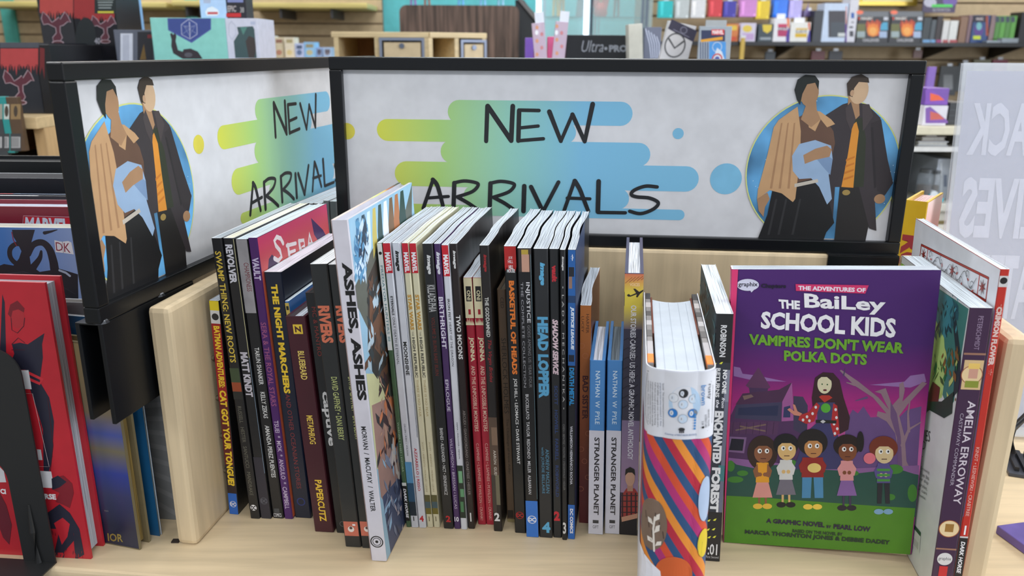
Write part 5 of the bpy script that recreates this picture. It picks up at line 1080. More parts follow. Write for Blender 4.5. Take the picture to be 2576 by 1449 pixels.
bg('figure_box', 'plain black side box standing beside the low streaked box', 'box', 99, 112, 136, 283, 1.6, .2, (20, 20, 24), lambda f: [f.ppx([(100, 120), (112, 122), (112, 200), (106, 168), (100, 190)], (104, 30, 34))], z=zA + .0005)
bg('shallow_box', 'thin black boxes laid flat under the taller streaked boxes', 'box', 120, 150, 290, 170, 1.78, .2, (40, 42, 50), lambda f: [TT(f, 'adventure figures', 238, 155, 288, 163, (150, 160, 190), 0)], z=zt + .0005)
zb2 = ony(200, 150, 1.78).z
def prB(f): drips(f, 100, 184, -30, 62, (170, 64, 60), (140, 46, 46)); winged(f, 142, 62, .95)
def prC(f):
    drips(f, 186, 288, -30, 76, (146, 40, 42), (104, 30, 36)); winged(f, 262, 66, .8); f.epx(216, 92, 26, 48, (18, 26, 30)); R4(f, 238, -20, 292, 34, (20, 32, 34)); R4(f, 246, 28, 286, 33, (190, 184, 60))
    for i in range(5): R4(f, 244 + i, -10 + i * 7, 288 - i * 2, -6.5 + i * 7, (130, 140, 140))
    TT(f, '40', 238, 95, 252, 111, (150, 150, 160), .02)
bg('figure_box', 'tall streaked game box with winged figure, left one of the upper pair', 'box', 100, -40, 184, 145, 1.80, .13, (44, 44, 48), prB, z=zb2 + .001, group='dark boxes with winged figures', rough=.18)
bg('figure_box', 'tall streaked game box with a black text panel, right one of the upper pair', 'box', 186, -40, 293, 145, 1.80, .12, (22, 22, 28), prC, z=zb2 + .001, group='dark boxes with winged figures', rough=.18)
bg('game_box', 'sky blue box edge with black splashes behind the upper streaked pair', 'box', 290, -40, 312, 112, 1.97, .1, (130, 176, 222), lambda f: [f.epx(303, 44, 7, 12, (30, 34, 50)), f.epx(302, 62, 8, 5, (30, 34, 50)), f.epx(300, 78, 6, 4, (30, 34, 50))], z=zt + .0005)
def prG(f): R4(f, 303, 84, 334, 160, (196, 202, 216)); [R4(f, 310 + i * 4, 88, 312 + i * 4, 158, (150, 156, 176)) for i in range(4)]; R4(f, 346, 80, 386, 175, (34, 36, 44)); f.ppx([(352, 150), (362, 110), (368, 150)], (110, 86, 44)); TT(f, 'BOX', 371, 86, 384, 98, (130, 36, 46))
bg('game_box', 'grey and black game box with a white side label', 'box', 291, 75, 386, 170, 1.78, .14, (92, 98, 112), lambda f: (R4(f, 303, 84, 334, 160, (196, 202, 216)), [R4(f, 310 + i * 4, 88, 312 + i * 4, 158, (150, 156, 176)) for i in range(4)], R4(f, 346, 80, 386, 175, (34, 36, 44)), f.ppx([(352, 150), (362, 110), (368, 150)], (110, 86, 44)), R4(f, 371, 87, 384, 96, (120, 36, 46))), z=zt + .0005)
TL = (136, 204, 196)
def prT(f):
    f.ppx([(421, 46), (531, 46), (531, 74), (482, 108), (423, 76)], (70, 84, 156)); f.ppx([(424, 46), (528, 46), (528, 73), (482, 103), (426, 74)], (56, 74, 140))
    hx = [(475, 48), (495, 60), (496, 86), (478, 98), (457, 87), (456, 62)]; f.spx(hx + [hx[0]], .0011, (190, 196, 220))
    for i in range(6): f.spx([hx[i], (477, 73)], .0006, (150, 160, 200))
    f.spx([(477, 56), (478, 94)], .0014, (190, 196, 220)); f.spx([(464, 66), (490, 66), (477, 90), (464, 66)], .0007, (170, 178, 210))
    f.ppx([(428, 86), (432, 82), (436, 88), (440, 82), (444, 90), (442, 104), (448, 126), (460, 130), (462, 124), (480, 122), (498, 130), (510, 148), (460, 148), (436, 134), (431, 116), (432, 100)], (48, 42, 50)); f.epx(474, 138, 10, 6, (84, 84, 94))
def ptT(t, f, a, b, h):
    s = Face(f.W @ Mx.Translation((b, 0, 0)) , (0, 0, 0), (math.cos(R_(38)), math.sin(R_(38)), 0), (0, 0, 1))
tw = bg('figure_box', 'mint green figure box with a blue hexagon badge and dark arm', 'box', 384, 45, 570, 170, 1.76, .12, TL, prT, z=zt + .0005, rough=.25)
def prW(f):
    f.ppx([(596, 68), (636, 66), (640, 74), (646, 146), (592, 146), (588, 104), (600, 84)], (60, 84, 88)); f.ppx([(604, 68), (622, 68), (612, 88)], (80, 130, 122)); f.ppx([(618, 104), (626, 90), (640, 96), (644, 120), (640, 146), (626, 146)], (62, 56, 56)); f.spx([(582, 54), (592, 64), (594, 86), (584, 100), (576, 88), (576, 62), (582, 54)], .0008, (150, 160, 184)); R4(f, 630, 54, 642, 62, (170, 180, 206))
bg('figure_box', 'white windowed side of the mint green box, built as a separate box', 'box', 571, 46, 652, 170, 1.762, .12, (200, 204, 222), prW, z=zt + .0005, rough=.25)  # receding side of the mint box, made up as its own box
zq = ony(500, 45, 1.76).z
def prS(f): f.ppx([(516, 30), (522, 20), (534, 16), (548, 24), (552, 34), (546, 40), (520, 40)], (226, 230, 240)); R4(f, 522, 30, 548, 36, (196, 80, 84)); R4(f, 512, -20, 530, 8, (170, 180, 206))
bg('card_box', 'pale blue box stacked on the mint green figure box', 'box', 501, -50, 567, 44, 1.80, .05, (176, 204, 240), prS, z=zq + .0008)
def prK(f): R4(f, 569, 33, 606, 43, (190, 40, 44)); TT(f, 'EPIC', 572, 14, 594, 30, (170, 160, 160)); TT(f, '38', 604, 18, 614, 32, (150, 150, 150)); R4(f, 572, -6, 612, 6, (120, 130, 180))
bg('card_box', 'black box with a red stripe stacked at the corner of the mint green box', 'box', 568, -50, 617, 45, 1.80, .05, (34, 34, 42), prK, z=zq + .0008)
# hanging / standing card packs in front at the far left
for k, (x0, x1, y0, y1, c1, c2) in enumerate(((-30, 8, 246, 392, (60, 66, 70), (150, 150, 140)), (8, 25, 243, 385, (40, 140, 140), (190, 200, 196)), (25, 54, 244, 380, (84, 66, 50), (140, 116, 80)))):
    bg('card_pack', ['dark green card pack at the very edge of the rack', 'teal and white card pack in the middle of the three', 'brown card pack with a barcode, nearest the rack back'][k], 'card pack', x0, y0, x1, y1, 1.50, .012, c1,
       lambda f, x0=x0, x1=x1, c2=c2, c1=c1: (R4(f, x0 + 2, 262, x1 - 2, 300, c2), f.epx((x0 + x1) / 2, 280, 5, 14, (70, 60, 50)), R4(f, x0 + 1, 336, x1 - 1, 380, (60, 62, 66)), R4(f, x0 + 3, 344, x1 - 3, 372, (170, 172, 176)), [R4(f, x0 + 4 + i * 4, 346, x0 + 5.6 + i * 4, 370, (50, 50, 54)) for i in range(max(1, int((x1 - x0 - 8) / 4)))]), z=zB + .0005 if False else None, group='card packs on the rack',
       parts=lambda t, f, a, b, h: MB().tube([((a + b) / 2, .012, zA - .011 - f.W.translation.z), ((a + b) / 2, .021, zA - .011 - f.W.translation.z)], .004, mat((150, 150, 154), .3, 'metal', .8)).build('hook', t))
bg('figure_box', 'low black box with teal picture on the lower rack shelf', 'box', 15, 391, 82, 412, 1.62, .1, (30, 34, 42), lambda f: (R4(f, 22, 398, 44, 410, (60, 90, 100)), f.epx(60, 400, 4, 4, (180, 150, 90)), R4(f, 62, 393, 80, 398, (90, 90, 130))), z=zB + .0005)
bg('figure_box', 'black box with a red and grey picture on the lower rack shelf', 'box', 103, 384, 152, 412, 1.60, .1, (26, 24, 28), lambda f: (f.epx(131, 393, 9, 5, (170, 44, 44)), R4(f, 118, 400, 146, 410, (150, 144, 140))), z=zB + .0005)

# ---- small boxes beyond the table
zs = ony(740, 146, 3.8).z
ct = thing('wall_shelf', 'shelf carrying the row of small white and pale blue boxes', 'shelf')
MB().box(ony(640, 140, 3.8).x, ony(842, 140, 3.8).x, 3.75, 4.2, zs - .03, zs, MP).build('board', ct)
for x in (650, 830): X = ony(x, 140, 3.8).x; MB().box(X - .02, X + .02, 3.8, 4.15, -.95, zs - .03, MP).build('support', ct)
rw = [(656, 688, 90, (206, 206, 200), (190, 90, 80), 'white box with a red picture, first in the small row'), (690, 714, 94, (206, 196, 170), (180, 130, 110), 'cream box beside the red-pictured white box'), (716, 740, 94, (214, 206, 186), (206, 190, 140), 'cream box with gold corner in the small row'),
      (742, 764, 109, (176, 190, 226), (90, 110, 150), 'narrow pale lavender box in the small row'), (765, 792, 106, (136, 186, 226), (180, 176, 140), 'sky blue box in the small row'), (794, 812, 119, (150, 176, 216), (110, 110, 130), 'low blue box near the maple cubbies'), (813, 834, 119, (160, 186, 222), (120, 116, 130), 'low pale blue box touching the maple cubbies')]
for x0, x1, y0, c, c2, lb in rw:
    bg('small_box', lb, 'box', x0, y0, x1, 146, 3.8 + random.uniform(0, .05), .09, c, lambda f, x0=x0, x1=x1, y0=y0, c2=c2: (f.epx((x0 + x1) / 2, 132, (x1 - x0) * .3, 7, c2), R4(f, x0 + 4, y0 + 5, x1 - 4, y0 + 14, tuple(int(v * .8) for v in c2))), z=zs + .0005, group='row of small boxes')

# ---- maple cubbies
TOPZ = []
cu = thing('cubby_unit', 'maple cubby unit with an angled wing, open compartments and two metal framed bins', 'shelf', frame_at((0, 2.6, 0)))
def cubby(root, W, x0, x1, uprights, ytop, frames, zt_=None):
    f = Face(W, (0, 0, 0), (1, 0, 0), (0, 0, 1)); pal = mat((222, 200, 156), .45, 'wood'); inn = mat((176, 130, 86), .6, 'wood')
    a, b = f.px(x0, ytop)[0], f.px(x1, ytop)[0]; zt_ = zt_ or f.px((x0 + x1) / 2, ytop)[1]; TOPZ.append(zt_); zb_ = zt_ - .26
    MB().box(a, b, 0, .34, zt_ - .016, zt_, pal).build('top_board', root, .002); MB().box(a + .01, b - .01, .33, .34, zb_, zt_ - .016, inn).build('back', root)
    MB().box(a, b, 0, .34, zb_ - .016, zb_, pal).build('bottom_board', root)
    for u in uprights: p = f.px(u, 120)[0]; MB().box(p - .007, p + .007, .002, .33, zb_, zt_ - .016, pal).build('upright', root)
    for (u0, u1, y0) in frames:
        p, q, z1 = f.px(u0, 120)[0], f.px(u1, 120)[0], f.px((u0 + u1) / 2, y0)[1]
        gm = mat((140, 150, 172), .4, 'metal', .3); m = MB(); w_ = .008
        m.box(p, q, -.006, 0, z1 - w_, z1, gm); m.box(p, p + w_, -.006, 0, zb_, z1 - w_, gm); m.box(q - w_, q, -.006, 0, zb_, z1 - w_, gm); fr = m.build('metal_frame', root)
        MB().box(p + w_ + .006, q - w_ - .004, -.003, .3, zb_ + .002, z1 - w_ - .006, mat((216, 196, 160), .5)).build('bin', root)
        MB().lathe([(.008, 0), (.008, .003), (0, .003)], mat((120, 130, 150), .3, 'metal', .6), 14).build('lock', root, W=Mx.Identity(4)).location = ((p + q) / 2, -.006, z1 - .024)
    return zb_ - .016
W1 = frame_at((0, 2.6, 0)); cu.matrix_world = W1
zbt = cubby(cu, W1, 832, 1078, (846, 948, 1072), 80.5, [(955, 1068, 95)])
P = ony(1078, 83, 2.6); W2 = frame_at((P.x + .004, 2.6, 0), R_(32)); cu2 = bpy.data.objects.new('angled_wing', None); COL.objects.link(cu2); cu2.parent = cu; cu2.matrix_local = W1.inverted() @ W2
cubby(cu2, W2, 1081, 1225, (1084, 1150, 1219), 85, [(1158, 1222, 100)], TOPZ[0])
for o in bpy.data.objects:
    if o.name.startswith('lock'): o.rotation_euler = (R_(90), 0, 0)
sp = thing('cubby_stand', 'wooden base cabinet under the maple cubbies', 'cabinet')
MB().box(ony(825, 80, 2.6).x, ony(1235, 80, 2.6).x, 2.58, 3.2, -.95, zbt - .002, MP).build('cabinet_body', sp, .003)

# ---- brown laminate board, dark easel, figures above it
lb_ = mat((84, 68, 60), .45, 'laminate')
t = thing('laminate_board', 'dark brown woodgrain laminate board with rounded corners', 'board')
a, b = ony(1006, 80, 3.5), ony(1306, 80, 3.5); zt_ = ony(1150, 13, 3.5).z; r_ = .03
pl = [(a.x, -.95), (b.x, -.95)] + [(b.x - r_ + r_ * math.cos(k * math.pi / 12), zt_ - r_ + r_ * math.sin(k * math.pi / 12)) for k in range(7)] + [(a.x + r_ - r_ * math.sin(k * math.pi / 12), zt_ - r_ + r_ * math.cos(k * math.pi / 12)) for k in range(7)]
MB().prism(pl, 0, .03, lb_, 'y').build('board', t); t.location = (0, 3.5, 0)
for i, (x, c, lb2) in enumerate(((1040, (120, 100, 160), 'purple figurine on top of the laminate board'), (1075, (130, 90, 80), 'brown figurine on top of the laminate board'), (1160, (90, 160, 220), 'bright blue figurine, the one nearer the brown one'), (1215, (110, 170, 220), 'bright blue figurine in the middle of the board top'), (1260, (130, 180, 210), 'pale blue figurine near the board corner'))):
    P = ony(x, 12, 3.52); m = MB(); cm = mat(c, .5, 'cloudy')
    for sg in (-1, 1): m.tube([(sg * .022, 0, 0), (sg * .014, 0, .05), (sg * .006, 0, .09)], [.012, .010, .012], cm)
    m.lathe([(.012, .085), (.022, .10), (.026, .13), (.018, .15), (.007, .158), (.014, .17), (.015, .185), (0, .198)], cm, 12)
    for sg in (-1, 1): m.tube([(sg * .022, 0, .142), (sg * .05, -.01, .12), (sg * .06, -.02, .15)], [.008, .006, .005], cm)
    o = m.build('figurine', None, smooth=True, W=Mx.Translation((P.x, 3.515, zt_ + .0005)) @ Mx.Diagonal((.42, .5, 1, 1))); o['label'] = lb2; o['category'] = 'figurine'; o['group'] = 'figurines above the board'
t = thing('easel_panel', 'black slanted panel with a grey edge beside the laminate board', 'panel', Mx.Translation((0, 3.62, 0)))
q = [ony(1296, 0, 3.62), ony(1296, 150, 3.62), ony(1352, 150, 3.62), ony(1352, 46, 3.62), ony(1318, 0, 3.62)]
MB().prism([(p.x, p.z) for p in (q[0], V((q[1].x, 0, -.95)), V((q[2].x, 0, -.95)), q[3], q[4])], 0, .03, mat((34, 38, 42), .5), 'y').build('panel', t)
q = [ony(1300, -4, 3.6), ony(1312, -4, 3.6), ony(1352, 40, 3.6), ony(1352, 58, 3.6)]
MB().prism([(p.x, p.z) for p in (q[0], q[3], q[2], q[1])], -.012, -.001, mat((110, 108, 108), .4, 'metal', .3), 'y').build('edge_bar', t)

# ---- glass display case with figures
gx0, gx1 = ony(1346, 60, 4.1).x, ony(1640, 60, 4.1).x
gc = thing('display_case', 'tall glass display case with white light posts in front of the teal wall', 'cabinet')
GL_ = mat((206, 230, 232), .05, 'clear'); PO = mat((214, 222, 236), .3, 'print'); GY = mat((130, 142, 156), .35, 'metal', .4)
zc_top = 1.15; zc0 = ony(1500, 175, 4.1).z
MB().box(gx0, gx1, 4.1, 4.5, -.95, zc0, mat((150, 150, 150), .5)).build('case_base', gc)
for x0, x1, m_ in ((1349, 1361, mat((222, 230, 244), .4, 'glow')), (1469, 1481, mat((222, 230, 244), .4, 'glow'))):
    a, b = ony(x0, 60, 4.08).x, ony(x1, 60, 4.08).x; MB().box(a, b, 4.08, 4.099, zc0, zc_top, m_).build('light_post', gc, label='white lit post of the display case')
for x0, x1, y in ((1484, 1491, 4.1), (1366, 1372, 4.11), (1612, 1619, 4.1), (1622, 1630, 4.1), (1494, 1500, 4.4), (1505, 1508, 4.4)):
    a, b = ony(x0, 60, y).x, ony(x1, 60, y).x; MB().box(a, b, y, y + .014, zc0, zc_top, GY).build('post', gc)
zg = ony(1450, 42, 4.15).z
MB().box(gx0 + .02, gx1 - .03, 4.13, 4.48, zg - .008, zg, mat((110, 170, 170), .1, 'clear')).build('glass_shelf', gc)
MB().box(gx0 + .02, gx1 - .03, 4.126, 4.13, zg - .008, zg, mat((60, 120, 120), .2)).build('shelf_edge', gc)
MB().box(gx0, gx1, 4.10, 4.104, zc0, zc_top, GL_).build('glass_front', gc)
def fig(label, x, c1, c2, kind):
    P = ony(x, 40, 4.25); m = MB(); a = asmat(c1, .5); b = asmat(c2, .5)
    if kind == 'rock': m.lathe([(.06, 0), (.05, .03), (.045, .08), (.03, .13), (.02, .2), (0, .22)], mat(c1, .8, 'concrete'), 9)
    else:
        if kind == 'flame':
            m.lathe([(.05, 0), (.07, .02), (.06, .05), (.03, .07), (0, .07)], a, 12)
            for sg in (-1, -.5, .5, 1): m.tube([(sg * .04, 0, .03), (sg * .06, 0, .09), (sg * .045, 0, .14), (sg * .075, 0, .19)], [.02, .022, .014, .002], a)
        else: m.lathe([(.03, 0), (.03, .006), (0, .006)], mat((60, 60, 60), .5), 14)
        for sg in (-1, 1): m.tube([(sg * .02, 0, .006), (sg * .016, 0, .07), (sg * .01, 0, .13)], [.010, .012, .016], b)
        m.lathe([(.014, .12), (.028, .14), (.034, .2), (.024, .23), (.009, .24), (.019, .26), (.019, .28), (0, .3)], a if kind != 'flame' else b, 12)
        for sg in (-1, 1): m.tube([(sg * .03, 0, .215), (sg * .055, -.01, .17), (sg * .045, -.04, .15)], [.010, .008, .007], b)
    o = m.build('figurine', None, smooth=True, W=Mx.Translation((P.x, 4.25 + (.09 if x == 1415 else 0), zg + .0005)) @ Mx.Diagonal((.52, .6, 1, 1))); o['label'] = label; o['category'] = 'figurine'; o['group'] = 'figurines in the glass case'
fig('green and yellow figurine on the glass shelf', 1397, (50, 130, 70), (206, 170, 60), 'man'); fig('grey rocky figurine on the glass shelf', 1462, (110, 110, 110), (0, 0, 0), 'rock')
fig('red flame based figurine with yellow legs on the glass shelf', 1510, (190, 60, 44), (214, 170, 50), 'flame'); fig('dark brown standing figurine on the glass shelf', 1550, (90, 50, 40), (104, 66, 50), 'man')
fig('orange figurine half behind the clear packet', 1415, (206, 150, 70), (214, 160, 70), 'man')

# ---- counter with small goods just behind the middle sign
zk = ony(1550, 172, 1.8).z
ck = thing('shop_counter', 'grey topped shop counter behind the middle sign', 'counter')
MB().box(ony(1290, 172, 1.8).x, ony(1900, 172, 1.8).x, 1.7, 2.3, zk - .03, zk, mat((130, 130, 130), .4)).build('counter_top', ck, .003)
MB().box(ony(1300, 172, 1.8).x, ony(1890, 172, 1.8).x, 1.75, 2.26, -.95, zk - .03, mat((150, 146, 140), .5)).build('counter_body', ck)
GC = 'small goods on the counter'
bg('display_box', 'black display box with silver lettering on its front', 'box', 1424, 88, 1585, 172, 1.95, .16, (26, 30, 36), lambda f: (TT(f, 'Ultra', 1463, 102, 1518, 131, (150, 156, 166), .0, .3), f.epx(1524, 122, 4, 4, (150, 156, 166)), TT(f, 'PRO', 1532, 113, 1578, 131, (140, 146, 156), .05)), z=zk + .0005)
bg('small_box', 'violet box behind the clear packets', 'box', 1321, 95, 1342, 172, 1.98, .06, (120, 84, 180), None, z=zk + .0005, group=GC)
bg('small_box', 'hot pink box behind the clear packets', 'box', 1343, 92, 1362, 172, 2.0, .06, (240, 120, 170), None, z=zk + .0005, group=GC)
bg('small_box', 'rose pink box between the two clear packets', 'box', 1378, 92, 1402, 172, 1.99, .06, (226, 100, 150), None, z=zk + .0005, group=GC)
PK = mat((206, 186, 206), .25, 'sheet')
for i, (x0, x1, y0, tl) in enumerate(((1342, 1374, 57, -6), (1392, 1424, 54, 5))):
    def pp(f, x0=x0, x1=x1, y0=y0):
        for k in range(5): f.epx(x0 + 9 + (k % 2) * 12, y0 + 12 + k * 17, 4, 5, (196, 130, 136) if k % 2 else (206, 150, 120))
        f.epx(x0 + 8, 82, 4, 6, (230, 232, 240))
    def hd(t, f, a, b, h, y0=y0): MB().box(a + (b - a) * .3, b, .001, .004, h, h + .022, mat((220, 226, 240), .4)).build('hang_tab', t)
    bg('clear_packet', ['clear packet of pink trinkets leaning away from the black box', 'clear packet of pink trinkets leaning towards the black box'][i], 'packet', x0, y0, x1, 172, 1.84, .01, PK, pp, z=zk + .003, tilt=tl, group='clear trinket packets', parts=hd)
bg('card_block', 'cream white block leaning by the black display box', 'box', 1582, 60, 1617, 172, 1.86, .05, (206, 206, 196), None, z=zk + .003, tilt=-4, group=GC)
def cr(f):
    for k in range(5): f.spx([(1624 + k * 7, 72 + k * 5), (1634 + k * 6, 110), (1638 + k * 5, 146)], .0016, (206, 214, 236))
bg('crinkled_packet', 'shiny crinkled clear packet between the cream block and the emblem bag', 'packet', 1620, 68, 1662, 172, 1.9, .03, mat((120, 126, 146), .15, 'sheet'), cr, z=zk + .0005, group=GC)
def bagp(f):
    f.ppx([(1690, 48), (1754, 78), (1744, 106), (1680, 72)], (52, 50, 70)); f.epx(1720, 76, 9, 9, (120, 120, 140)); f.epx(1720, 76, 7, 7, (60, 58, 78)); f.spx([(1694, 74), (1734, 94)], .0012, (130, 130, 150))
    c = f.px(1698, 114); f.ring(c[0], c[1], .0225, .003, (84, 86, 90), 30, .0255); f.ring(c[0], c[1], .0225, .0012, (40, 42, 46), 30, .0255)
    f.spx([(1683, 98), (1697, 121), (1720, 104)], .004, (84, 86, 90)); f.spx([(1683, 98), (1697, 121), (1720, 104)], .0012, (40, 42, 46))
bg('emblem_bag', 'white bag with a dark header and a circled letter emblem, tilted', 'bag', 1668, 56, 1740, 172, 1.78, .02, (196, 196, 200), bagp, z=zk + .006, tilt=11, group=GC)
def mk(f):
    R4(f, 1764, 76, 1824, 104, (44, 52, 84)); R4(f, 1790, 74, 1822, 88, (196, 50, 50)); TT(f, 'MARVEL', 1792, 76, 1820, 86, WHT, .03); f.ppx([(1762, 100), (1818, 92), (1818, 100), (1764, 106)], (206, 150, 50))
    for k in range(4): R4(f, 1761 + k * 6, 106, 1763.5 + k * 6, 160, (44, 60, 100))
    R4(f, 1784, 105, 1826, 160, (70, 140, 206)); f.ppx([(1790, 160), (1804, 120), (1816, 130), (1826, 160)], (196, 206, 220)); c = f.px(1804, 148); f.ring(c[0], c[1], .011, .003, (180, 60, 56)); f.ell(c[0], c[1], .005, .005, (70, 80, 150)); f.ring(f.px(1804, 118)[0], f.px(1804, 118)[1], .010, .0012, (190, 200, 210))
bg('keyring_card', 'blue and white carded keyring with a red badge', 'card', 1757, 66, 1838, 172, 1.74, .008, (150, 160, 170), mk, z=zk + .0005, group=GC, parts=lambda t, f, a, b, h: (MB().box(a + .012, b - .012, .001, .003, h, h + .012, mat((160, 166, 170), .3)).build('hang_tab', t)))

# ---- right hand slat wall: shelf and goods
zw = ony(2100, 106, 4.1).z
ws = thing('wall_shelf', 'long black shelf on the slat wall, crowded with card boxes', 'shelf')
MB().box(ony(1640, 106, 4.1).x, 3.4, 4.02, 4.349, zw - .018, zw, mat((26, 28, 32), .4)).build('board', ws)
for x in (1700, 1990, 2385, 2560): X = ony(x, 120, 4.1).x; MB().prism([(4.05, zw - .018), (4.349, zw - .018), (4.349, zw - .08)], X, X + .01, mat((30, 32, 36), .4), 'x').build('bracket', ws)
def hooked(t, f, a, b, h):
    MB().tube([((a + b) / 2, .005, h + .006), ((a + b) / 2, 4.352 - f.W.translation.y, h + .006)], .002, mat((150, 150, 154), .3, 'metal', .8)).build('hook', t); MB().box((a + b) / 2 - .012, (a + b) / 2 + .012, .004, .007, h - .003, h + .012, mat((210, 216, 226), .2)).build('hang_tab', t)
GD = 'coloured card boxes hanging on the slat wall'
for x0, y0, x1, y1, c, nm in ((1658, 2, 1693, 45, (60, 196, 200), 'turquoise'), (1699, -10, 1734, 46, (196, 204, 206), 'light grey'), (1739, -10, 1775, 45, (226, 228, 232), 'white'), (1784, -12, 1817, 42, (214, 76, 84), 'red'), (1820, 3, 1852, 43, (76, 72, 170), 'indigo'), (1862, -10, 1904, 42, (206, 140, 206), 'pink'), (1903, 2, 1936, 48, (226, 196, 50), 'yellow'), (1946, -8, 1982, 44, (36, 116, 230), 'bright blue'), (1985, 0, 2017, 45, (170, 160, 220), 'lavender'), (2023, 26, 2045, 42, (104, 90, 140), 'small purple')):
    bg('card_box', nm + ' plastic card box hanging in the top row', 'box', x0, y0, x1, y1, 4.16, .05, c, (lambda f, x0=x0, x1=x1, y1=y1, c=c: (f.epx(x1 - 6, y1 - 5, 2.5, 2.5, tuple(min(255, v + 40) for v in c), 8), f.ppx([(x0 + 4, max(y0, 4)), (x0 + 12, 4), (x0 + 9, y1 - 6), (x0 + 5, y1 - 6)], tuple(min(255, int(v * 1.12) + 6) for v in c)))), group=GD, parts=hooked, rough=.2)
GS = 'boxes on the black wall shelf'
def sh(name, label, x0, y0, x1, c, pr=None, Y=4.1, dep=.1, parts=None): return bg(name, label, 'box', x0, y0, x1, 107, Y, dep, c, pr, z=zw + .0005, group=GS, parts=parts)
sh('card_box', 'orange and yellow card box behind the carded keyring', 1826, 60, 1857, (206, 120, 60), lambda f: (R4(f, 1830, 64, 1854, 76, (222, 190, 70)), R4(f, 1832, 92, 1852, 102, (206, 80, 50))))
sh('card_box', 'white card box with yellow and lilac print', 1862, 58, 1901, (206, 200, 220), lambda f: (f.epx(1880, 72, 12, 9, (222, 196, 80)), R4(f, 1868, 84, 1896, 100, (190, 160, 206))))
sh('card_box', 'dark slate card box with a yellow shape', 1907, 60, 1944, (52, 66, 76), lambda f: (f.ppx([(1918, 62), (1942, 62), (1940, 76), (1930, 84), (1920, 78)], (222, 196, 60)), R4(f, 1912, 94, 1940, 100, (150, 160, 170))))
def sl_(c, tt=None):
    def g(f, x0=0, x1=0): pass
    return g
def tabp(t, f, a, b, h): MB().box(a + (b - a) * .22, a + (b - a) * .75, .02, .03, h, h + .022, mat((222, 224, 232), .4)).build('top_tab', t, .003)
sh('card_sleeve_box', 'white box with a magenta patch and round top tab', 1946, 46, 1986, (226, 226, 232), lambda f: (R4(f, 1957, 60, 1980, 70, (196, 60, 100)), R4(f, 1956, 76, 1982, 92, (176, 50, 100)), TT(f, 'SLEEVE', 1957, 68, 1981, 76, (90, 60, 90)), f.ppx([(1977, 92), (1986, 60), (1986, 107), (1977, 107)], (70, 50, 150)), f.ppx([(1979, 46), (1986, 46), (1986, 72), (1981, 66)], (226, 120, 60))), parts=tabp)
sh('card_sleeve_box', 'wider white box with a yellow patch and round top tab', 1988, 56, 2038, (226, 226, 222), lambda f: (R4(f, 2000, 84, 2030, 94, (214, 176, 30)), R4(f, 2002, 71, 2032, 75, (214, 176, 30)), TT(f, 'SLEEVE', 2001, 76, 2030, 83, (120, 110, 100)), f.ppx([(2030, 98), (2038, 66), (2038, 107), (2030, 107)], (60, 50, 150)), f.ppx([(2032, 58), (2038, 56), (2038, 76), (2034, 74)], (214, 110, 80))), parts=tabp)
sh('card_sleeve_box', 'plain black narrow box on the wall shelf', 2046, 26, 2069, (40, 44, 52))
sh('window_box', 'pale blue framed box with a black window panel', 2070, 8, 2130, (190, 206, 230), lambda f: (R4(f, 2084, 27, 2127, 94, (62, 60, 68)), R4(f, 2090, 56, 2125, 93, (66, 74, 84)), R4(f, 2128, 16, 2130, 70, (214, 110, 60)), R4(f, 2108, 83, 2126, 92, (200, 206, 206)), R4(f, 2126, 60, 2130, 107, (90, 50, 140))))
sh('narrow_box', 'white upright box side with small blue and black marks', 2134, -10, 2156, (206, 206, 216), lambda f: (R4(f, 2141, 32, 2149, 46, (40, 90, 170)), R4(f, 2142, 54, 2148, 58, (120, 120, 130)), R4(f, 2136, 66, 2146, 71, (90, 90, 100)), R4(f, 2137, 78, 2147, 92, (70, 70, 80))))
def magic(ox):
    def g(f):
        R4(f, 2156 + ox, 29, 2235 + ox, 42, (110, 114, 120)); f.epx(2163 + ox, 31, 9, 5, (240, 120, 90)); f.ppx([(2159 + ox, 43), (2163 + ox, 43), (2163 + ox, 50), (2160 + ox, 50)], (206, 60, 40)); TT(f, 'MAGIC', 2165 + ox, 43, 2196 + ox, 50, (206, 200, 196), .05, .2)
        f.ppx([(2178 + ox, 62), (2182 + ox, 50), (2188 + ox, 58), (2194 + ox, 48), (2200 + ox, 57), (2206 + ox, 48), (2216 + ox, 56), (2212 + ox, 90), (2184 + ox, 90)], (176, 60, 34)); f.epx(2196 + ox, 76, 15, 16, (226, 136, 50)); f.epx(2196 + ox, 78, 9, 10, (236, 166, 84))
        for k in range(4): f.ppx([(2183 + ox + k * 7, 68), (2186 + ox + k * 7, 54), (2189 + ox + k * 7, 68)], (226, 120, 50))
        f.ppx([(2156 + ox, 60), (2177 + ox, 60), (2177 + ox, 90), (2170 + ox, 97), (2155 + ox, 94)], (104, 106, 60)); R4(f, 2156 + ox, 79, 2176 + ox, 94, (150, 166, 170))
        f.ppx([(2216 + ox, 62), (2222 + ox, 56), (2233 + ox, 56), (2233 + ox, 76), (2214 + ox, 76)], (76, 160, 196)); R4(f, 2212 + ox, 79, 2231 + ox, 95, (160, 180, 210)); R4(f, 2223 + ox, 43, 2234 + ox, 51, (196, 200, 210)); TT(f, 'CHALLENGER', 2170 + ox, 97, 2212 + ox, 105, (170, 170, 174), .04)
    return g
sh('booster_display', 'black game card display with a flame picture, next to the white box side', 2157, 28, 2238, (34, 34, 40), magic(0))
sh('booster_display', 'black game card display with a flame picture, next to the bottle shaped packs', 2240, 28, 2321, (34, 34, 40), magic(86))
def pk(c, base):
    def g(f): pass
    return g
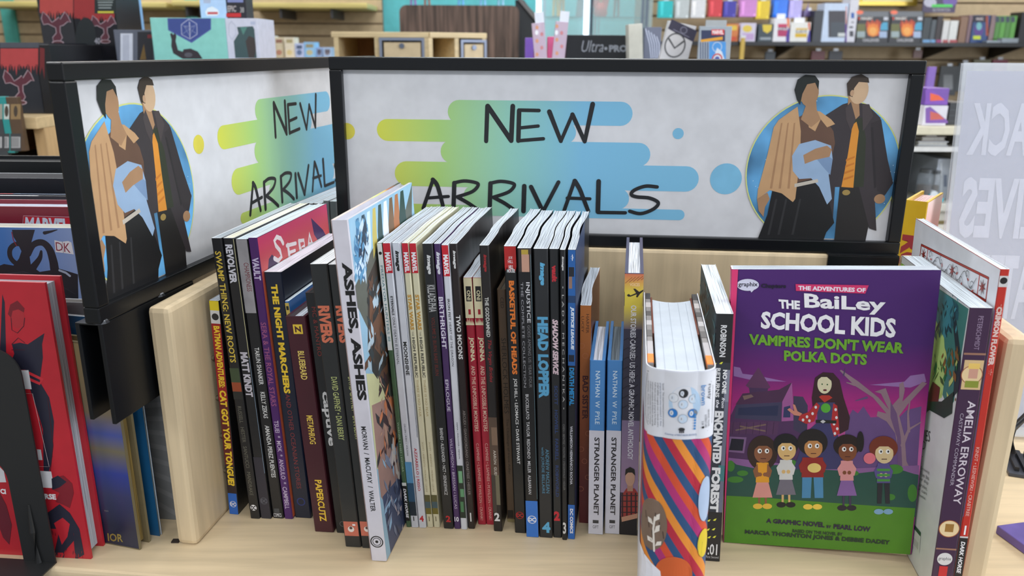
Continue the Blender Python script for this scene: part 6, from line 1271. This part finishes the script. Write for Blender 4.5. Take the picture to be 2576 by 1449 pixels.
for x0, x1, y0, c, cb, lb2 in ((2321, 2340, 44, (44, 52, 56), (110, 160, 206), 'dark pack with blue foot, first of the narrow packs'), (2341, 2353, 50, (70, 78, 84), (110, 160, 206), 'slate pack with blue foot, second of the narrow packs'), (2355, 2369, 40, (44, 34, 36), (150, 60, 110), 'black pack with pink foot among the narrow packs'), (2371, 2386, 52, (206, 206, 206), (170, 80, 84), 'white pack with red foot beside the black one'), (2388, 2408, 52, (210, 212, 210), (170, 80, 84), 'wide white pack with red foot')):
    sh('card_pack', lb2, x0, y0, x1, c, lambda f, x0=x0, x1=x1, cb=cb: R4(f, x0 + .5, 100, x1 - .5, 107, cb), Y=4.1)
sh('card_pack', 'brown patterned pack near the blue blister card', 2414, 42, 2432, (130, 100, 80)); sh('card_pack', 'mauve edge of a pack before the blue blister card', 2434, 38, 2443, (120, 96, 104))
sh('blister_card', 'blue blister card with a yellow panel and picture', 2445, 38, 2487, (44, 70, 120), lambda f: (R4(f, 2447, 39, 2484, 56, (34, 32, 52)), f.epx(2462, 76, 12, 16, (84, 60, 130)), f.epx(2463, 66, 7, 10, (110, 170, 176)), R4(f, 2448, 90, 2467, 99, (190, 206, 50)), TT(f, 'MAGIC', 2456, 44, 2474, 51, (200, 190, 190), .03), R4(f, 2480, 40, 2486, 90, (150, 70, 50))))
sh('card_pack', 'dusty pink pack behind the blue blister card', 2490, 38, 2502, (130, 110, 112))
for k in range(4): sh('card_pack', ['first', 'second', 'third', 'fourth'][k] + ' green and white pack from the blue blister card', 2503 + k * 13, 40, 2515 + k * 13, (90, 150, 70) if k % 2 else (80, 130, 66), lambda f, k=k: (R4(f, 2504 + k * 13, 42, 2514 + k * 13, 56, (60, 70, 84))))
def pile(label, x0, x1, y0):
    bg('foil_packet', label, 'packet', x0, y0, x1, 107, 4.04, .04, mat((150, 160, 170), .2, 'metal', .6), None, z=zw + .0005, group=GS)
pile('silver foil packet lying on the shelf, thinner one', 2482, 2518, 102); pile('silver foil packets piled at the end of the shelf', 2520, 2562, 96)
sh('card_box', 'black item at the far end of the wall shelf', 2566, 30, 2600, (36, 36, 40))
t = thing('picture_frame', 'gold framed picture low edge hanging above the game card displays', 'frame', Mx.Translation((0, 4.3, 0)))
a, b = ony(2158, 10, 4.3), ony(2308, 10, 4.3); zf = ony(2230, 15, 4.3).z; GOLD = mat((176, 150, 60), .3, 'metal', .5)
MB().box(a.x, b.x, 0, .03, zf, zf + .022, GOLD).build('frame_rail', t, .003); MB().box(a.x, b.x, 0, .03, zf + .5, zf + .522, GOLD).build('frame_rail', t, .003)
MB().box(a.x, a.x + .022, 0, .03, zf + .022, zf + .5, GOLD).build('frame_rail', t, .003); MB().box(b.x - .022, b.x, 0, .03, zf + .022, zf + .5, GOLD).build('frame_rail', t, .003)
MB().box(a.x + .02, b.x - .02, .012, .049, zf + .02, zf + .502, mat((214, 206, 160), .5)).build('picture', t)
bg('wall_poster', 'purple and green poster card hanging over the narrow packs', 'poster', 2326, -60, 2409, 32, 4.2, .008, (70, 60, 90), lambda f: (f.epx(2340, 6, 16, 12, (180, 180, 196)), f.epx(2390, 2, 18, 14, (110, 90, 160)), R4(f, 2344, 11, 2396, 18, (80, 200, 90)), TT(f, 'SELF PROMOTION', 2346, 21, 2390, 29, (150, 150, 156), .03)), parts=hooked)
for x0, y0, x1, y1, c, nm in ((1924, 130, 1949, 175, (80, 88, 96), 'grey ring shaped trinket hanging under the shelf'), (2040, 128, 2074, 175, (120, 50, 56), 'dull red pouch hanging under the shelf'), (2084, 128, 2118, 175, (52, 54, 62), 'dark grey pouch hanging under the shelf'), (1862, 95, 1872, 175, (190, 160, 70), 'narrow yellow strip hanging in front of the shelf'), (2298, 126, 2320, 146, (130, 96, 92), 'small clear and pink packet hanging under the shelf'),
        (2362, 166, 2408, 240, (50, 54, 58), 'black and grey pack hanging left of the clear sign'), (2408, 158, 2440, 230, (60, 66, 70), 'dark pack hanging just above the clear sign'), (2444, 150, 2487, 230, (110, 108, 84), 'khaki pack hanging above the clear sign'), (2492, 150, 2530, 230, (120, 50, 70), 'red pack hanging above the clear sign')):
    bg('hanging_item', nm, 'packet', x0, y0, x1, y1, (4.0 if x0 == 1862 else 4.2), .015, c, (lambda f, x0=x0, x1=x1, y0=y0, y1=y1, c=c: R4(f, x0 + (x1 - x0) * .25, y0 + (y1 - y0) * .3, x0 + (x1 - x0) * .75, y0 + (y1 - y0) * .8, tuple(min(255, v + 70) for v in c))) if x0 > 2300 else None, group='goods hanging on the slat wall', parts=hooked)

# ---- white shelves and drawers between the middle sign and the clear sign
wr = thing('white_rack', 'white shelving rack with cluttered shelves beyond the middle sign', 'shelf')
WM = mat((190, 188, 178), .5)
x0, x1 = ony(2270, 320, 2.1).x, ony(2640, 320, 2.1).x
zs1 = ony(2350, 318, 2.1).z; zs2 = ony(2350, 512, 2.1).z
MB().box(x0, x1, 2.1, 2.5, zs1 - .022, zs1, mat((206, 200, 176), .5)).build('shelf_board', wr, .003)
MB().box(x0, x1, 2.1, 2.5, zs2 - .022, zs2, WM).build('shelf_board', wr, .003)
MB().box(x0, x1, 2.48, 2.5, zs2, zs1 - .02, mat((150, 146, 138), .6)).build('rack_back', wr)
for x in (x0, ony(2452, 320, 2.1).x, x1 - .02): MB().box(x, x + .016, 2.11, 2.48, zs2, zs1 - .022, WM).build('side_panel', wr)
def tri(c1, c2, y0, y1): return lambda f: (f.ppx([(2328, y0 + 4), (2340, y0), (2384, y1 - 6), (2384, y1), (2328, y1)], c1), f.ppx([(2340, y0 + 12), (2362, y0 + 18), (2376, y1 - 10), (2340, y1 - 8)], c2))
bg('game_box', 'white, violet and orange box at the bottom of the pair on the rack', 'box', 2322, 266, 2382, 318, 2.12, .12, (206, 204, 214), tri((120, 80, 160), (190, 90, 80), 268, 310), z=zs1 + .0005)
zz1 = ony(2350, 266, 2.12).z
bg('game_box', 'violet and orange box on top of the pair on the rack', 'box', 2328, 222, 2386, 265, 2.13, .1, (110, 70, 160), tri((120, 70, 170), (220, 90, 50), 222, 262), z=zz1 + .001)
bg('game_box', 'black stacked box beside the violet boxes on the rack', 'box', 2386, 258, 2440, 318, 2.14, .12, (34, 36, 40), lambda f: [R4(f, 2388, 276 + i * 14, 2438, 277 + i * 14, (70, 74, 80)) for i in range(3)], z=zs1 + .0005)
bg('curved_card', 'violet card sheet curving beside the middle sign frame', 'card', 2332, 168, 2352, 232, 2.3, .01, (120, 86, 170), None, z=zs1 + .0005)
# things on the middle shelf: the papers, jars and tape dispenser
zs3 = ony(2350, 372, 2.1).z
MB().box(x0, ony(2451, 320, 2.1).x, 2.12, 2.47, zs3 - .012, zs3, mat((206, 206, 204), .4)).build('shelf_board', wr)
for i, (xa, xb, ya, c, lb2) in enumerate(((2312, 2386, 362, (196, 200, 206), 'lowest white folder in the pile on the rack'), (2318, 2380, 351, (150, 140, 134), 'grey folder in the middle of the pile on the rack'), (2328, 2356, 340, (206, 206, 206), 'tilted white folder on top of the pile on the rack'))):
    zc_ = zs3 + .0005 + i * .0125
    P = ony((xa + xb) / 2, 350, 2.14); w_ = (ony(xb, 350, 2.14).x - ony(xa, 350, 2.14).x) / 2
    t = thing('folder', lb2, 'folder', frame_at((P.x, 2.14, zc_), R_((-4, 3, 1)[i]), 0), 'pile of folders'); MB().box(-w_, w_, 0, .2, 0, .0022, asmat(c)).build('cover', t); MB().box(-w_ + .003, w_ - .003, .002, .198, .0024, .0095, mat((214, 214, 210), .8, 'pages')).build('papers', t); MB().box(-w_, w_, 0, .2, .0097, .0118, asmat(c)).build('cover', t)
bg('storage_box', 'pale grey plastic box standing in the rack', 'box', 2352, 400, 2388, 512, 2.16, .15, (176, 184, 196), lambda f: (R4(f, 2366, 410, 2370, 500, (206, 212, 220)), R4(f, 2374, 440, 2382, 470, (120, 130, 150))), z=zs2 + .0005)
def jar(label, x, y, r, h, c):
    P = ony(x, 500, y); m = MB(); m.lathe([(0, 0), (r, 0), (r, h * .8), (r * .75, h * .88), (r * .75, h * .9)], mat(c, .15, 'clear'), 16)
    t = thing('jar', label, 'jar', Mx.Translation((P.x, y, zs2 + .0005)), 'jars in the rack'); m.build('glass', t, smooth=True); MB().lathe([(0, h), (r * .8, h), (r * .8, h * .9), (0, h * .9)], mat((90, 94, 98), .3, 'metal', .5), 16).build('lid', t); MB().lathe([(0, .004), (r * .85, .004), (r * .85, h * .5), (0, h * .52)], mat((96, 84, 76), .7, 'cloudy'), 12).build('contents', t)
jar('glass jar with dark contents behind the sign frame', 2320, 2.14, .02, .085, (150, 160, 170)); jar('smaller glass jar next to the grey plastic box', 2344, 2.15, .015, .08, (160, 166, 170))
m = MB(); P = ony(2353, 505, 2.12); tq = mat((50, 170, 190), .35)
t = thing('tape_dispenser', 'turquoise tape dispenser on the rack above the drawers', 'tape dispenser', Mx.Translation((P.x, 2.12, zs2 + .0005)))
MB().prism([(-.02, 0), (.022, 0), (.022, .01), (.014, .012), (.008, .022), (-.008, .026), (-.02, .018)], 0, .022, tq, 'y').build('base', t, .002); MB().tube([(-.006, -.001, .02), (-.006, .023, .02)], .010, mat((206, 214, 220), .3), 16).build('tape_roll', t)
dw = thing('drawer_unit', 'off-white drawer unit with an oval handle under the cluttered shelf', 'drawers', Mx.Translation((0, 2.13, 0)))
a, b = ony(2336, 560, 2.13).x, ony(2392, 560, 2.13).x
z9, z8 = ony(2360, 531, 2.13).z, ony(2360, 585, 2.13).z
MB().box(x0 + .002 - 0, x1 - .002, .004, .3, -.948, zs2 - .0235, mat((196, 192, 180), .45)).build('body', dw)
for k in range(5):
    h_ = z9 - z8; zt2 = z9 - k * (h_ + .006); d_ = MB().box(a - .004, b - .004, -.004, .004, zt2 - h_, zt2, mat((206, 202, 190), .45)).build('drawer', dw, .002)
    MB().box((a + b) / 2 - .012, (a + b) / 2 + .014, -.0055, -.004, zt2 - h_ * .6, zt2 - h_ * .42, mat((120, 106, 70), .4, 'metal', .5)).build('handle', d_, .0008)

# ---- black gadget on the next bay at the right edge
P = onz(2550, 1165)
t = thing('cable_holder', 'black curved holder and ribbed pad on the next shelf bay at the edge', 'holder', frame_at((P.x + .02, P.y, .0002), R_(-20)))
MB().box(-.03, .06, -.04, .012, 0, .004, mat((60, 62, 70), .4)).build('pad', t, .001)
rb_ = MB()
for k in range(7): rb_.box(-.024 + k * .008, -.020 + k * .008, -.034, .008, .0042, .0085, mat((26, 26, 30), .4))
o = rb_.build('ribs', t); o['kind'] = 'stuff'
MB().tube([(-.02, .0, .008), (-.024, .0, .035), (-.012, .002, .055), (.012, .005, .062), (.04, .005, .075)], .0035, mat((22, 22, 26), .35)).build('curved_arm', t, smooth=True)
P = onz(2570, 1380)
t = thing('card_pack', 'violet and blue card pack lying at the corner of the shelf', 'card pack', frame_at((P.x + .03, P.y - .02, .0002), R_(12)))
MB().box(-.03, .04, -.04, .05, 0, .008, mat((96, 80, 150), .3, 'cloudy')).build('body', t, .001)
